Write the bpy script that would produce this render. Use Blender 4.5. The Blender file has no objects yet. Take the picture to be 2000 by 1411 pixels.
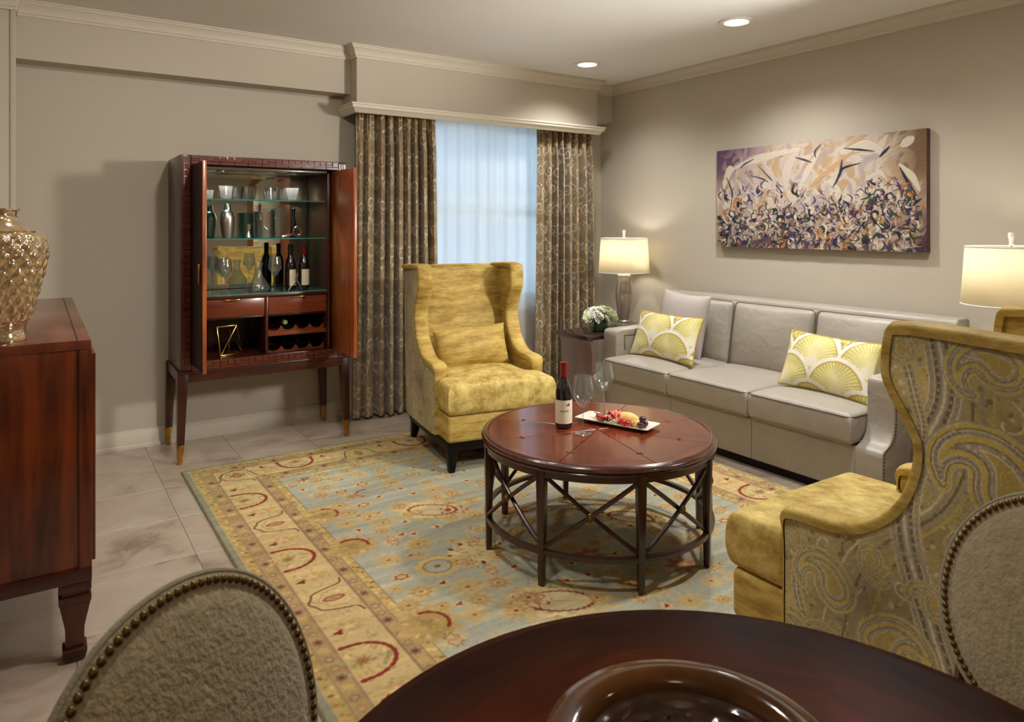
import bpy, bmesh, math, random
import numpy as np
from mathutils import Vector, Matrix
random.seed(7); rng = np.random.default_rng(7)
SC = bpy.context.scene; COL = SC.collection
PI = math.pi

# ------------------------------------------------------------------ camera, world, exposure
cam = bpy.data.cameras.new('camera'); co = bpy.data.objects.new('camera', cam); COL.objects.link(co)
co.location = (0, 0, 1.40); co.rotation_euler = (PI/2, 0, -math.atan(923/1383))
cam.sensor_fit = 'HORIZONTAL'; cam.sensor_width = 36; cam.lens = 1383/2000*36
cam.shift_y = (442.5-705.5)/2000; cam.clip_start = 0.02
cam.dof.use_dof = True; cam.dof.focus_distance = 3.6; cam.dof.aperture_fstop = 9
SC.camera = co
SC.view_settings.view_transform = 'Standard'; SC.view_settings.look = 'None'
SC.view_settings.gamma = 1; SC.view_settings.use_curve_mapping = False
SC.view_settings.exposure = 0.0
cy = SC.cycles; cy.max_bounces = 7; cy.diffuse_bounces = 4; cy.glossy_bounces = 4; cy.transmission_bounces = 4; cy.transparent_max_bounces = 12
cy.caustics_reflective = False; cy.caustics_refractive = False; cy.adaptive_threshold = .09; cy.adaptive_min_samples = 16; cy.max_bounces = 6; cy.sample_clamp_indirect = 4.0
W = bpy.data.worlds.new('daylight'); SC.world = W; W.use_nodes = True
W.node_tree.nodes['Background'].inputs[0].default_value = (0.74, 0.88, 1.0, 1)
W.node_tree.nodes['Background'].inputs[1].default_value = 2.25
DOWN_W, KEY_W, LAMP_W, FILL_W = 80, 300, 6, 8      # recessed spots, added floor lamp, table lamps, added pendant

# ------------------------------------------------------------------ helpers
def lin(c):
    a = np.asarray(c, float)/255.0
    return np.where(a <= 0.04045, a/12.92, ((a+0.055)/1.055)**2.4)
def L4(c):
    v = lin(c); return (float(v[0]), float(v[1]), float(v[2]), 1.0)

def tag(o, label=None, cat=None, group=None, kind=None):
    if label: o['label'] = label
    if cat: o['category'] = cat
    if group: o['group'] = group
    if kind: o['kind'] = kind
    return o
def thing(name, label, cat, loc=(0, 0, 0), rotz=0.0, group=None):
    o = bpy.data.objects.new(name, None); COL.objects.link(o)
    o.location = loc; o.rotation_euler = (0, 0, rotz); o.empty_display_size = .05
    return tag(o, label, cat, group)
def copy_tree(o, parent=None):
    c = o.copy(); COL.objects.link(c)
    if parent: c.parent = parent
    for ch in list(o.children): copy_tree(ch, c)
    return c
def place(o, loc, rotz=None, label=None):
    o.location = loc
    if rotz is not None: o.rotation_euler = (0, 0, rotz)
    if label: o['label'] = label
    return o

class MB:
    def __init__(s): s.v = []; s.f = []
    def add(s, v, f):
        n = len(s.v); s.v.extend([tuple(map(float, p)) for p in v]); s.f.extend([tuple(i+n for i in q) for q in f]); return s
    def box(s, x0, x1, y0, y1, z0, z1):
        v = [(x0,y0,z0),(x1,y0,z0),(x1,y1,z0),(x0,y1,z0),(x0,y0,z1),(x1,y0,z1),(x1,y1,z1),(x0,y1,z1)]
        return s.add(v, [(0,3,2,1),(4,5,6,7),(0,1,5,4),(1,2,6,5),(2,3,7,6),(3,0,4,7)])
    def frust(s, c0, h0, c1, h1):            # square frustum: centre, half size (x,y) at both ends
        v = []
        for (x, y, z), (a, b) in ((c0, h0), (c1, h1)):
            v += [(x-a,y-b,z),(x+a,y-b,z),(x+a,y+b,z),(x-a,y+b,z)]
        if c1[2] < c0[2]: v = v[4:]+v[:4]
        return s.add(v, [(0,3,2,1),(4,5,6,7),(0,1,5,4),(1,2,6,5),(2,3,7,6),(3,0,4,7)])
    def prism(s, poly, a, b, axis='z'):       # polygon (2d) extruded between a and b along axis
        n = len(poly)
        m = {'z': lambda p, h: (p[0], p[1], h), 'y': lambda p, h: (p[0], h, p[1]), 'x': lambda p, h: (h, p[0], p[1])}[axis]
        v = [m(p, a) for p in poly]+[m(p, b) for p in poly]
        f = [tuple(range(n))[::-1], tuple(range(n, 2*n))]+[(i, (i+1) % n, (i+1) % n+n, i+n) for i in range(n)]
        return s.add(v, f)
    def lathe(s, prof, n=32, c=(0, 0, 0), cap0=True, cap1=True):
        v = []; f = []
        for r, z in prof:
            for k in range(n):
                a = 2*PI*k/n; v.append((c[0]+r*math.cos(a), c[1]+r*math.sin(a), c[2]+z))
        m = len(prof)
        for i in range(m-1):
            for k in range(n):
                k2 = (k+1) % n; f.append((i*n+k, i*n+k2, (i+1)*n+k2, (i+1)*n+k))
        if cap0 and prof[0][0] > 1e-5: f.append(tuple(range(n))[::-1])
        if cap1 and prof[-1][0] > 1e-5: f.append(tuple((m-1)*n+k for k in range(n)))
        return s.add(v, f)
    def tube(s, path, r, n=8, closed=False, up=(0, 0, 1)):
        P = [Vector(p) for p in path]; m = len(P); rr = r if hasattr(r, '__len__') else [r]*m
        v = []; f = []; prev = None
        for i in range(m):
            if closed: t = (P[(i+1) % m]-P[i-1])
            else: t = P[min(i+1, m-1)]-P[max(i-1, 0)]
            t.normalize()
            if prev is None:
                a = Vector(up)
                if abs(a.dot(t)) > .95: a = Vector((1, 0, 0))
                nrm = (a-t*a.dot(t)).normalized()
            else:
                nrm = prev-t*prev.dot(t)
                nrm = nrm.normalized() if nrm.length > 1e-6 else prev
            prev = nrm; b = t.cross(nrm)
            for k in range(n):
                a = 2*PI*k/n; v.append(P[i]+(nrm*math.cos(a)+b*math.sin(a))*rr[i])
        for i in range(m if closed else m-1):
            j = (i+1) % m
            for k in range(n):
                k2 = (k+1) % n; f.append((i*n+k, i*n+k2, j*n+k2, j*n+k))
        if not closed: f += [tuple(range(n))[::-1], tuple((m-1)*n+k for k in range(n))]
        return s.add(v, f)
    def bar(s, a, b, w, h, up=(0, 0, 1)):     # rectangular bar between two points
        a = Vector(a); b = Vector(b); t = (b-a).normalized(); u = Vector(up)
        if abs(u.dot(t)) > .98: u = Vector((1, 0, 0))
        n = (u-t*u.dot(t)).normalized(); q = t.cross(n)
        v = []
        for p in (a, b):
            v += [p-q*w/2-n*h/2, p+q*w/2-n*h/2, p+q*w/2+n*h/2, p-q*w/2+n*h/2]
        return s.add(v, [(0,3,2,1),(4,5,6,7),(0,1,5,4),(1,2,6,5),(2,3,7,6),(3,0,4,7)])
    def grid(s, P, closeu=False):             # P: array [nv][nu][3]
        P = np.asarray(P); a, b = P.shape[:2]; f = []
        for i in range(a-1):
            for j in range(b-1 if not closeu else b):
                j2 = (j+1) % b; f.append((i*b+j, i*b+j2, (i+1)*b+j2, (i+1)*b+j))
        return s.add(P.reshape(-1, 3), f)
    def build(s, name, mat, parent=None, bevel=0, seg=2, sharp=35, smooth=True, loc=None):
        me = bpy.data.meshes.new(name); me.from_pydata(s.v, [], s.f)
        bm = bmesh.new(); bm.from_mesh(me)
        bmesh.ops.remove_doubles(bm, verts=bm.verts, dist=1e-6)
        bmesh.ops.recalc_face_normals(bm, faces=bm.faces)
        if bevel:
            es = [e for e in bm.edges if len(e.link_faces) == 2 and e.calc_face_angle(0) > .5]
            if es: bmesh.ops.bevel(bm, geom=es, offset=bevel, segments=seg, profile=.5, affect='EDGES', clamp_overlap=True)
        bm.to_mesh(me); bm.free()
        return finish(name, me, mat, parent, sharp if smooth else None, loc)
def finish(name, me, mat, parent=None, sharp=35, loc=None):
    if sharp is not None:
        me.polygons.foreach_set('use_smooth', [True]*len(me.polygons))
        try: me.set_sharp_from_angle(angle=math.radians(sharp))
        except Exception: pass
    me.materials.append(mat)
    o = bpy.data.objects.new(name, me); COL.objects.link(o)
    if parent: o.parent = parent
    if loc: o.location = loc
    return o
def np_grid(name, P, mat, parent=None, colors=None, flip=False, loc=None, sharp=60):
    """fast dense grid mesh, P [nv,nu,3], optional per-vertex sRGB colours"""
    P = np.asarray(P, dtype=np.float32); a, b = P.shape[:2]
    me = bpy.data.meshes.new(name)
    me.vertices.add(a*b); me.vertices.foreach_set('co', P.reshape(-1))
    i = np.arange(a-1)[:, None]*b+np.arange(b-1)[None, :]
    q = np.stack([i, i+1, i+b+1, i+b], -1).reshape(-1, 4)
    if flip: q = q[:, ::-1]
    q = np.ascontiguousarray(q, dtype=np.int32)
    me.loops.add(q.size); me.loops.foreach_set('vertex_index', q.reshape(-1))
    me.polygons.add(len(q)); me.polygons.foreach_set('loop_start', np.arange(0, q.size, 4, dtype=np.int32))
    me.update(calc_edges=True); me.validate()
    if colors is not None: set_col(me, colors.reshape(-1, 3))
    return finish(name, me, mat, parent, sharp, loc)
def set_col(me, c):
    at = me.color_attributes.new('pattern', 'FLOAT_COLOR', 'POINT')
    d = np.ones((len(c), 4), np.float32); d[:, :3] = lin(np.clip(c, 0, 255))
    at.data.foreach_set('color', d.reshape(-1))
def smoothstep(a, b, x):
    t = np.clip((x-a)/(b-a), 0, 1); return t*t*(3-2*t)
def catmull(pts, n=12, closed=False):
    P = [np.array(p, float) for p in pts]; m = len(P); out = []
    for i in range(m if closed else m-1):
        p0 = P[(i-1) % m] if (closed or i > 0) else P[0]
        p1 = P[i]; p2 = P[(i+1) % m]
        p3 = P[(i+2) % m] if (closed or i+2 < m) else P[-1]
        for k in range(n):
            t = k/n
            out.append(.5*((2*p1)+(-p0+p2)*t+(2*p0-5*p1+4*p2-p3)*t*t+(-p0+3*p1-3*p2+p3)*t**3))
    if not closed: out.append(P[-1])
    return out

# ------------------------------------------------------------------ materials
def newmat(name):
    m = bpy.data.materials.new(name); m.use_nodes = True
    nt = m.node_tree; return m, nt, nt.nodes['Principled BSDF']
def N(nt, t, **kw):
    n = nt.nodes.new(t)
    for k, v in kw.items():
        if k in n.inputs: n.inputs[k].default_value = v
        else: setattr(n, k, v)
    return n
def bump(nt, b, src, strength, dist=.01):
    bp = N(nt, 'ShaderNodeBump', Strength=strength, Distance=dist)
    nt.links.new(src, bp.inputs['Height']); nt.links.new(bp.outputs[0], b.inputs['Normal'])
def M(name, c, rough=.5, metal=0.0, var=0, vscale=6, bmp=0, bscale=80, coat=0, sheen=0, spec=.5, stretch=None, bdist=.004):
    m, nt, b = newmat(name)
    b.inputs['Base Color'].default_value = L4(c); b.inputs['Roughness'].default_value = rough
    b.inputs['Metallic'].default_value = metal; b.inputs['Coat Weight'].default_value = coat
    b.inputs['Coat Roughness'].default_value = .12
    b.inputs['Sheen Weight'].default_value = sheen; b.inputs['Specular IOR Level'].default_value = spec
    tc = N(nt, 'ShaderNodeTexCoord'); mp = N(nt, 'ShaderNodeMapping'); nt.links.new(tc.outputs['Object'], mp.inputs[0])
    if stretch: mp.inputs['Scale'].default_value = stretch
    if var:
        no = N(nt, 'ShaderNodeTexNoise', Scale=vscale, Detail=3.0, Roughness=.6); nt.links.new(mp.outputs[0], no.inputs['Vector'])
        cr = N(nt, 'ShaderNodeValToRGB'); nt.links.new(no.outputs[0], cr.inputs[0])
        cr.color_ramp.elements[0].position = .3; cr.color_ramp.elements[1].position = .7
        cc = np.array(c, float)
        cr.color_ramp.elements[0].color = L4(np.clip(cc*(1-var), 0, 255)); cr.color_ramp.elements[1].color = L4(np.clip(cc*(1+var), 0, 255))
        nt.links.new(cr.outputs[0], b.inputs['Base Color'])
    if bmp:
        n2 = N(nt, 'ShaderNodeTexNoise', Scale=bscale, Detail=2.0); nt.links.new(mp.outputs[0], n2.inputs['Vector'])
        bump(nt, b, n2.outputs[0], bmp, bdist)
    return m
def wood(name, dark, light, grain='z', rough=.28, scale=1.0, coat=.35, plane=None):
    m, nt, b = newmat(name)
    tc = N(nt, 'ShaderNodeTexCoord'); mp = N(nt, 'ShaderNodeMapping'); nt.links.new(tc.outputs['Object'], mp.inputs[0])
    k = {'x': (1.2, 16, 16), 'y': (16, 1.2, 16), 'z': (16, 16, 1.2)}[grain]
    mp.inputs['Scale'].default_value = tuple(q*scale for q in k)
    n1 = N(nt, 'ShaderNodeTexNoise', Scale=1.6, Detail=5.0, Roughness=.65, Distortion=.6); nt.links.new(mp.outputs[0], n1.inputs['Vector'])
    mp2 = N(nt, 'ShaderNodeMapping'); nt.links.new(tc.outputs['Object'], mp2.inputs[0]); mp2.inputs['Scale'].default_value = (3, 3, 3)
    n2 = N(nt, 'ShaderNodeTexNoise', Scale=1.2, Detail=3.0); nt.links.new(mp2.outputs[0], n2.inputs['Vector'])
    mx = N(nt, 'ShaderNodeMath', operation='ADD'); nt.links.new(n1.outputs[0], mx.inputs[0])
    ml = N(nt, 'ShaderNodeMath', operation='MULTIPLY'); ml.inputs[1].default_value = .55; nt.links.new(n2.outputs[0], ml.inputs[0]); nt.links.new(ml.outputs[0], mx.inputs[1])
    cr = N(nt, 'ShaderNodeValToRGB'); nt.links.new(mx.outputs[0], cr.inputs[0])
    cr.color_ramp.elements[0].position = .5; cr.color_ramp.elements[1].position = 1.02
    cr.color_ramp.elements[0].color = L4(dark); cr.color_ramp.elements[1].color = L4(light)
    nt.links.new(cr.outputs[0], b.inputs['Base Color'])
    b.inputs['Roughness'].default_value = rough; b.inputs['Coat Weight'].default_value = coat; b.inputs['Coat Roughness'].default_value = .12
    bump(nt, b, n1.outputs[0], .08, .002)
    return m
def vcol(name, rough=.85, bmp=.3, bscale=400, sheen=0, coat=0, stretch=None, spec=.3, dist=.003):
    m, nt, b = newmat(name)
    at = N(nt, 'ShaderNodeVertexColor', layer_name='pattern'); nt.links.new(at.outputs[0], b.inputs['Base Color'])
    b.inputs['Roughness'].default_value = rough; b.inputs['Sheen Weight'].default_value = sheen; b.inputs['Coat Weight'].default_value = coat
    b.inputs['Specular IOR Level'].default_value = spec
    if bmp:
        tc = N(nt, 'ShaderNodeTexCoord'); mp = N(nt, 'ShaderNodeMapping'); nt.links.new(tc.outputs['Object'], mp.inputs[0])
        if stretch: mp.inputs['Scale'].default_value = stretch
        n2 = N(nt, 'ShaderNodeTexNoise', Scale=bscale, Detail=1.0); nt.links.new(mp.outputs[0], n2.inputs['Vector'])
        bump(nt, b, n2.outputs[0], bmp, dist)
    return m
def thin_glass(name, tint=(255, 255, 255), ior=1.5, rough=.02, boost=1.0, haze=0.0):
    m, nt, b = newmat(name); nt.nodes.remove(b)
    out = nt.nodes['Material Output']
    t = N(nt, 'ShaderNodeBsdfTransparent'); t.inputs[0].default_value = L4(tint)
    g = N(nt, 'ShaderNodeBsdfGlossy', Roughness=rough)
    lw = N(nt, 'ShaderNodeLayerWeight', Blend=.5)      # 1-cos: same reflectance from either side of the thin sheet
    pw = N(nt, 'ShaderNodeMath', operation='POWER'); pw.inputs[1].default_value = 3.0; nt.links.new(lw.outputs['Facing'], pw.inputs[0])
    ml = N(nt, 'ShaderNodeMath', operation='MULTIPLY_ADD', use_clamp=True); ml.inputs[1].default_value = .9; ml.inputs[2].default_value = .045*boost
    nt.links.new(pw.outputs[0], ml.inputs[0])
    mx = N(nt, 'ShaderNodeMixShader'); nt.links.new(ml.outputs[0], mx.inputs[0]); nt.links.new(t.outputs[0], mx.inputs[1]); nt.links.new(g.outputs[0], mx.inputs[2])
    if haze:       # white scatter put into the colour for the sparkle of refracted light
        d = N(nt, 'ShaderNodeBsdfDiffuse'); d.inputs[0].default_value = (.95, .97, .97, 1); tl = N(nt, 'ShaderNodeBsdfTranslucent'); tl.inputs[0].default_value = (.95, .97, .97, 1)
        ad = N(nt, 'ShaderNodeMixShader'); nt.links.new(d.outputs[0], ad.inputs[1]); nt.links.new(tl.outputs[0], ad.inputs[2])
        m3 = N(nt, 'ShaderNodeMixShader'); m3.inputs[0].default_value = haze; nt.links.new(mx.outputs[0], m3.inputs[1]); nt.links.new(ad.outputs[0], m3.inputs[2]); mx = m3
    nt.links.new(mx.outputs[0], out.inputs[0]); return m
def cloth_mix(name, c, diff, trans, clear):
    m, nt, b = newmat(name); nt.nodes.remove(b); out = nt.nodes['Material Output']
    d = N(nt, 'ShaderNodeBsdfDiffuse'); d.inputs[0].default_value = L4(c)
    t = N(nt, 'ShaderNodeBsdfTranslucent'); t.inputs[0].default_value = L4(c)
    p = N(nt, 'ShaderNodeBsdfTransparent')
    m1 = N(nt, 'ShaderNodeMixShader'); m1.inputs[0].default_value = trans/(diff+trans)
    nt.links.new(d.outputs[0], m1.inputs[1]); nt.links.new(t.outputs[0], m1.inputs[2])
    m2 = N(nt, 'ShaderNodeMixShader'); m2.inputs[0].default_value = clear
    nt.links.new(m1.outputs[0], m2.inputs[1]); nt.links.new(p.outputs[0], m2.inputs[2]); nt.links.new(m2.outputs[0], out.inputs[0]); return m
def emit(name, c, s):
    m, nt, b = newmat(name); nt.nodes.remove(b); e = N(nt, 'ShaderNodeEmission', Strength=s); e.inputs[0].default_value = L4(c)
    nt.links.new(e.outputs[0], nt.nodes['Material Output'].inputs[0]); return m
def velvet(name, dark, light, stretch):
    m, nt, b = newmat(name)
    tc = N(nt, 'ShaderNodeTexCoord'); mp = N(nt, 'ShaderNodeMapping'); nt.links.new(tc.outputs['Object'], mp.inputs[0]); mp.inputs['Scale'].default_value = stretch
    n1 = N(nt, 'ShaderNodeTexNoise', Scale=7.0, Detail=5.0, Roughness=.75); nt.links.new(mp.outputs[0], n1.inputs['Vector'])
    cr = N(nt, 'ShaderNodeValToRGB'); nt.links.new(n1.outputs[0], cr.inputs[0])
    cr.color_ramp.elements[0].position = .36; cr.color_ramp.elements[1].position = .66
    cr.color_ramp.elements[0].color = L4(dark); cr.color_ramp.elements[1].color = L4(light)
    nt.links.new(cr.outputs[0], b.inputs['Base Color']); b.inputs['Roughness'].default_value = .62
    b.inputs['Sheen Weight'].default_value = .35; b.inputs['Sheen Roughness'].default_value = .35; b.inputs['Sheen Tint'].default_value = L4((235, 205, 120))
    b.inputs['Specular IOR Level'].default_value = .25
    bump(nt, b, n1.outputs[0], .12, .004); return m

m_wall = M('painted_wall', (188, 179, 163), .85, spec=.2)
m_ceil = M('ceiling_paint', (226, 224, 219), .9, spec=.1)
m_trim = M('painted_trim', (202, 193, 176), .55, spec=.35)
m_mahog = wood('mahogany', (34, 12, 8), (74, 30, 18), 'z', coat=.05)
m_mahog_x = wood('mahogany_rail', (34, 12, 8), (76, 32, 18), 'x', coat=.05)
m_mahog_y = wood('mahogany_crossrail', (34, 12, 8), (74, 30, 18), 'y', coat=.2)
m_door_out = wood('door_outside', (22, 8, 5), (44, 18, 11), 'z', rough=.5, coat=0)
m_door_out.node_tree.nodes['Principled BSDF'].inputs['Specular IOR Level'].default_value = .08
m_door = wood('ribbon_mahogany', (112, 50, 22), (174, 96, 48), 'z', scale=1.4, coat=.2)
m_drawer = wood('drawer_mahogany', (80, 32, 16), (128, 60, 30), 'x', scale=1.0, coat=.2)
m_sidebd = wood('sideboard_mahogany', (38, 11, 4), (122, 52, 17), 'z', scale=.7, rough=.26, coat=.15)
m_sidetop = wood('sideboard_top', (70, 28, 16), (116, 60, 38), 'y', scale=.7, rough=.2, coat=.25)
m_frame = wood('table_frame_wood', (30, 11, 7), (66, 28, 16), 'z', rough=.3)
m_dark = wood('ebonised_wood', (10, 7, 7), (22, 16, 15), 'z', rough=.4, coat=.1)
m_dark.node_tree.nodes['Principled BSDF'].inputs['Specular IOR Level'].default_value = .15
m_espresso = wood('espresso_wood', (38, 20, 18), (62, 36, 32), 'x', rough=.25)
m_espresso_z = wood('espresso_panel', (110, 86, 80), (140, 112, 104), 'z', rough=.3)
m_brass = M('antique_brass', (176, 132, 66), .32, 1.0, var=.12, vscale=40)
m_bronze = M('bronze_nail', (112, 88, 54), .36, 1.0, var=.1, vscale=60)
m_gold = M('polished_gold', (214, 172, 92), .18, 1.0)
m_steel = M('brushed_steel', (196, 192, 186), .3, 1.0, bmp=.02, bscale=200, stretch=(1, 1, 30))
m_mirror = M('mirror', (225, 226, 220), .01, 1.0)
m_leather = M('taupe_leather', (160, 152, 140), .42, var=.03, vscale=3, bmp=.25, bscale=260, bdist=.002)
def soften(m, scale, strength, dist):      # broad creases under the fine grain
    nt = m.node_tree; b1 = [n for n in nt.nodes if n.type == 'BUMP'][0]; tc = [n for n in nt.nodes if n.type == 'TEX_COORD'][0]
    no = N(nt, 'ShaderNodeTexNoise', Scale=scale, Detail=2.0, Distortion=.8); nt.links.new(tc.outputs['Object'], no.inputs['Vector'])
    b2 = N(nt, 'ShaderNodeBump', Strength=strength, Distance=dist); nt.links.new(no.outputs[0], b2.inputs['Height']); nt.links.new(b2.outputs[0], b1.inputs['Normal'])
soften(m_leather, 9.0, .35, .02)
m_leather_seam = M('leather_seam', (104, 95, 83), .5)
m_lilac = M('lilac_satin', (176, 166, 160), .5, var=.03, vscale=5, bmp=.2, bscale=500, sheen=.3)
m_velvet = velvet('gold_velvet', (150, 119, 50), (206, 179, 102), (.8, .8, 3.6))
m_velvet_up = velvet('gold_velvet_seat', (152, 121, 50), (218, 196, 120), (1.6, 1.2, 1.6))
m_paisley = vcol('paisley_weave', .8, .35, 700, sheen=.1)
m_rug = vcol('rug_wool', .95, .8, 260, stretch=(1, 2.2, 1), spec=.1, dist=.006)
m_canvas = vcol('oil_paint', .5, .3, 120, spec=.4)
m_curtain = vcol('damask_curtain', .6, .3, 600, sheen=.25, stretch=(1, 1, .3))
m_pillow = vcol('scallop_satin', .5, .25, 500, sheen=.2)
m_linen = M('textured_linen', (158, 145, 114), .9, var=.07, vscale=60, bmp=.9, bscale=130, sheen=.3, bdist=.004)
m_welt = M('linen_welt', (156, 149, 130), .9, bmp=.4, bscale=300)
m_ceramic = M('taupe_lustre_glass', (158, 143, 126), .12, .25, coat=.8)
m_crystal = thin_glass('crystal', (246, 250, 250), 1.6, .03, 2.6, haze=.035)
m_cut = thin_glass('cut_crystal', (248, 250, 250), 1.6, .05, 2.6, haze=.018)
m_glass = thin_glass('clear_glass', (250, 252, 252), 1.5, .01, 1.5)
m_shelf = thin_glass('shelf_glass', (196, 232, 222), 1.5, .01, 1.2)
m_shelfedge = M('shelf_glass_edge', (62, 122, 110), .1, coat=.5, spec=.8)
m_shade = cloth_mix('lamp_shade_linen', (244, 236, 214), .45, .55, 0.0)
m_sheer = cloth_mix('sheer_voile', (248, 248, 248), .3, .7, .10)
m_black = M('black_iron', (24, 22, 22), .4, .6)
m_bottle = M('dark_bottle_glass', (10, 9, 12), .06, coat=1.0, spec=.7)
m_capsule = M('red_capsule', (120, 12, 22), .3, coat=.4)
m_capsule_k = M('black_capsule', (22, 20, 24), .3, coat=.4)
m_label = M('paper_label', (226, 214, 188), .7, var=.02, vscale=20)
m_ink = M('label_ink', (70, 58, 50), .7)
m_red_ink = M('label_red', (130, 30, 30), .6)
m_china = M('white_china', (228, 222, 206), .15, coat=.4)
m_tomato = M('tomato_skin', (164, 24, 18), .15, coat=.5)
m_grape = M('grape_skin', (58, 20, 34), .3, coat=.3, var=.2, vscale=40)
m_cheese = M('cheese', (222, 188, 112), .55, var=.06, vscale=30, bmp=.3, bscale=60)
m_ham = M('cured_ham', (190, 96, 84), .45, var=.25, vscale=60)
m_leaf = M('leaf', (62, 96, 38), .5, var=.25, vscale=30)
m_petal = M('cream_petal', (250, 248, 234), .7, var=.05, vscale=30)
m_petal_g = M('green_white_petal', (226, 234, 188), .7, var=.08, vscale=30)
m_greenglass = M('green_glass', (30, 62, 24), .06, coat=1.0)
m_bowl = M('brown_glazed_glass', (78, 46, 16), .1, coat=.35, spec=.3, var=.3, vscale=9)
m_mercury = M('mercury_glass', (206, 180, 140), .1, .75, var=.16, vscale=38, coat=1.0)
m_finial = M('crystal_finial', (226, 224, 214), .05, coat=1.0, spec=.8)
m_white = M('white_enamel', (235, 232, 224), .4)
m_lens = emit('downlight_lens', (255, 244, 220), 14)
m_globe = emit('lamp_globe', (255, 226, 182), 1)
m_frame_oak = wood('oak_arch_frame', (120, 72, 34), (168, 108, 58), 'z')
m_facade = M('pale_facade', (196, 210, 222), .9, var=.03, vscale=.6)
m_facade_w = M('facade_window', (120, 150, 175), .2)
m_upvc = M('window_frame_paint', (226, 230, 232), .45)

# ------------------------------------------------------------------ a small raster for woven and painted patterns (colour per mesh vertex)
class Canvas:
    def __init__(s, w, h, res, base):
        s.w, s.h, s.res = w, h, res
        s.nu, s.nv = int(round(w/res))+1, int(round(h/res))+1
        s.c = np.zeros((s.nv, s.nu, 3)); s.c[:] = base; s.h_ = np.zeros((s.nv, s.nu))
        s.U, s.V = np.meshgrid(np.linspace(0, w, s.nu), np.linspace(0, h, s.nv))
    def win(s, x0, x1, y0, y1):
        i0 = max(0, int(x0/s.res)); i1 = min(s.nu, int(x1/s.res)+2); j0 = max(0, int(y0/s.res)); j1 = min(s.nv, int(y1/s.res)+2)
        return (slice(j0, j1), slice(i0, i1)) if i1 > i0 and j1 > j0 else None
    def put(s, w, a, col, dh=0):
        a = a[..., None]; s.c[w] = s.c[w]*(1-a)+np.asarray(col, float)*a
        if dh: s.h_[w] = s.h_[w]*(1-a[..., 0])+a[..., 0]*dh
    def blob(s, cx, cy, rx, ry, col, rot=0, jag=0, amp=0, al=1.0, ph=0.0, soft=None):
        R = max(rx, ry)*(1+amp)+.01; w = s.win(cx-R, cx+R, cy-R, cy+R)
        if not w: return
        x = s.U[w]-cx; y = s.V[w]-cy; c, n = math.cos(rot), math.sin(rot)
        u = (x*c+y*n)/rx; v = (-x*n+y*c)/ry; r = np.hypot(u, v)
        if jag: r = r/(1+amp*np.sin(jag*np.arctan2(v, u)+ph))
        sf = soft or s.res/min(rx, ry)
        s.put(w, al*np.clip((1-r)/sf+.5, 0, 1), col)
    def ring(s, cx, cy, rx, ry, wd, col, rot=0, jag=0, amp=0, al=1.0, a0=None, a1=None, ph=0.0):
        R = max(rx, ry)*(1+amp)+wd+.01; w = s.win(cx-R, cx+R, cy-R, cy+R)
        if not w: return
        x = s.U[w]-cx; y = s.V[w]-cy; c, n = math.cos(rot), math.sin(rot)
        u = (x*c+y*n)/rx; v = (-x*n+y*c)/ry; r = np.hypot(u, v); th = np.arctan2(v, u)
        if jag: r = r/(1+amp*np.sin(jag*th+ph))
        d = np.abs(r-1)*min(rx, ry); a = np.clip((wd/2-d)/s.res+.5, 0, 1)
        if a0 is not None: a = a*(((th-a0) % (2*PI)) < ((a1-a0) % (2*PI)))
        s.put(w, al*a, col)
    def stroke(s, pts, wd, col, al=1.0, jag=0, dh=0, taper=False):
        m = len(pts)-1
        for i in range(m):
            (x0, y0), (x1, y1) = pts[i][:2], pts[i+1][:2]
            ww = wd*(1-.75*abs(2*(i+.5)/m-1)) if taper else wd
            if jag: ww = wd*(1+jag*math.sin(i*2.1))
            w = s.win(min(x0, x1)-ww, max(x0, x1)+ww, min(y0, y1)-ww, max(y0, y1)+ww)
            if not w: continue
            dx, dy = x1-x0, y1-y0; L2 = dx*dx+dy*dy+1e-12
            t = np.clip(((s.U[w]-x0)*dx+(s.V[w]-y0)*dy)/L2, 0, 1)
            d = np.hypot(s.U[w]-x0-t*dx, s.V[w]-y0-t*dy)
            s.put(w, al*np.clip((ww/2-d)/s.res+.5, 0, 1), col, dh)
    def rect(s, x0, x1, y0, y1, col, al=1.0):
        w = s.win(x0, x1-s.res*1.5, y0, y1-s.res*1.5)
        if w: s.put(w, np.full(s.U[w].shape, al), col)
    def noise(s, amp, cells=(8, 8), octv=3):
        n = np.zeros((s.nv, s.nu))
        for o in range(octv):
            cu, cv = int(cells[0]*2**o)+2, int(cells[1]*2**o)+2
            g = rng.standard_normal((cv+1, cu+1))
            x = np.linspace(0, cu-1e-6, s.nu); y = np.linspace(0, cv-1e-6, s.nv); i = x.astype(int); j = y.astype(int); fx = x-i; fy = (y-j)[:, None]
            fx = fx*fx*(3-2*fx); fy = fy*fy*(3-2*fy)
            n += ((g[j][:, i]*(1-fx)+g[j][:, i+1]*fx)*(1-fy)+(g[j+1][:, i]*(1-fx)+g[j+1][:, i+1]*fx)*fy)/1.7**o
        s.c *= (1+amp*n)[..., None]; return n
    def sample(s, u, v):
        i = np.clip(np.round(np.asarray(u)/s.res).astype(int), 0, s.nu-1); j = np.clip(np.round(np.asarray(v)/s.res).astype(int), 0, s.nv-1)
        return s.c[j, i]

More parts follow.
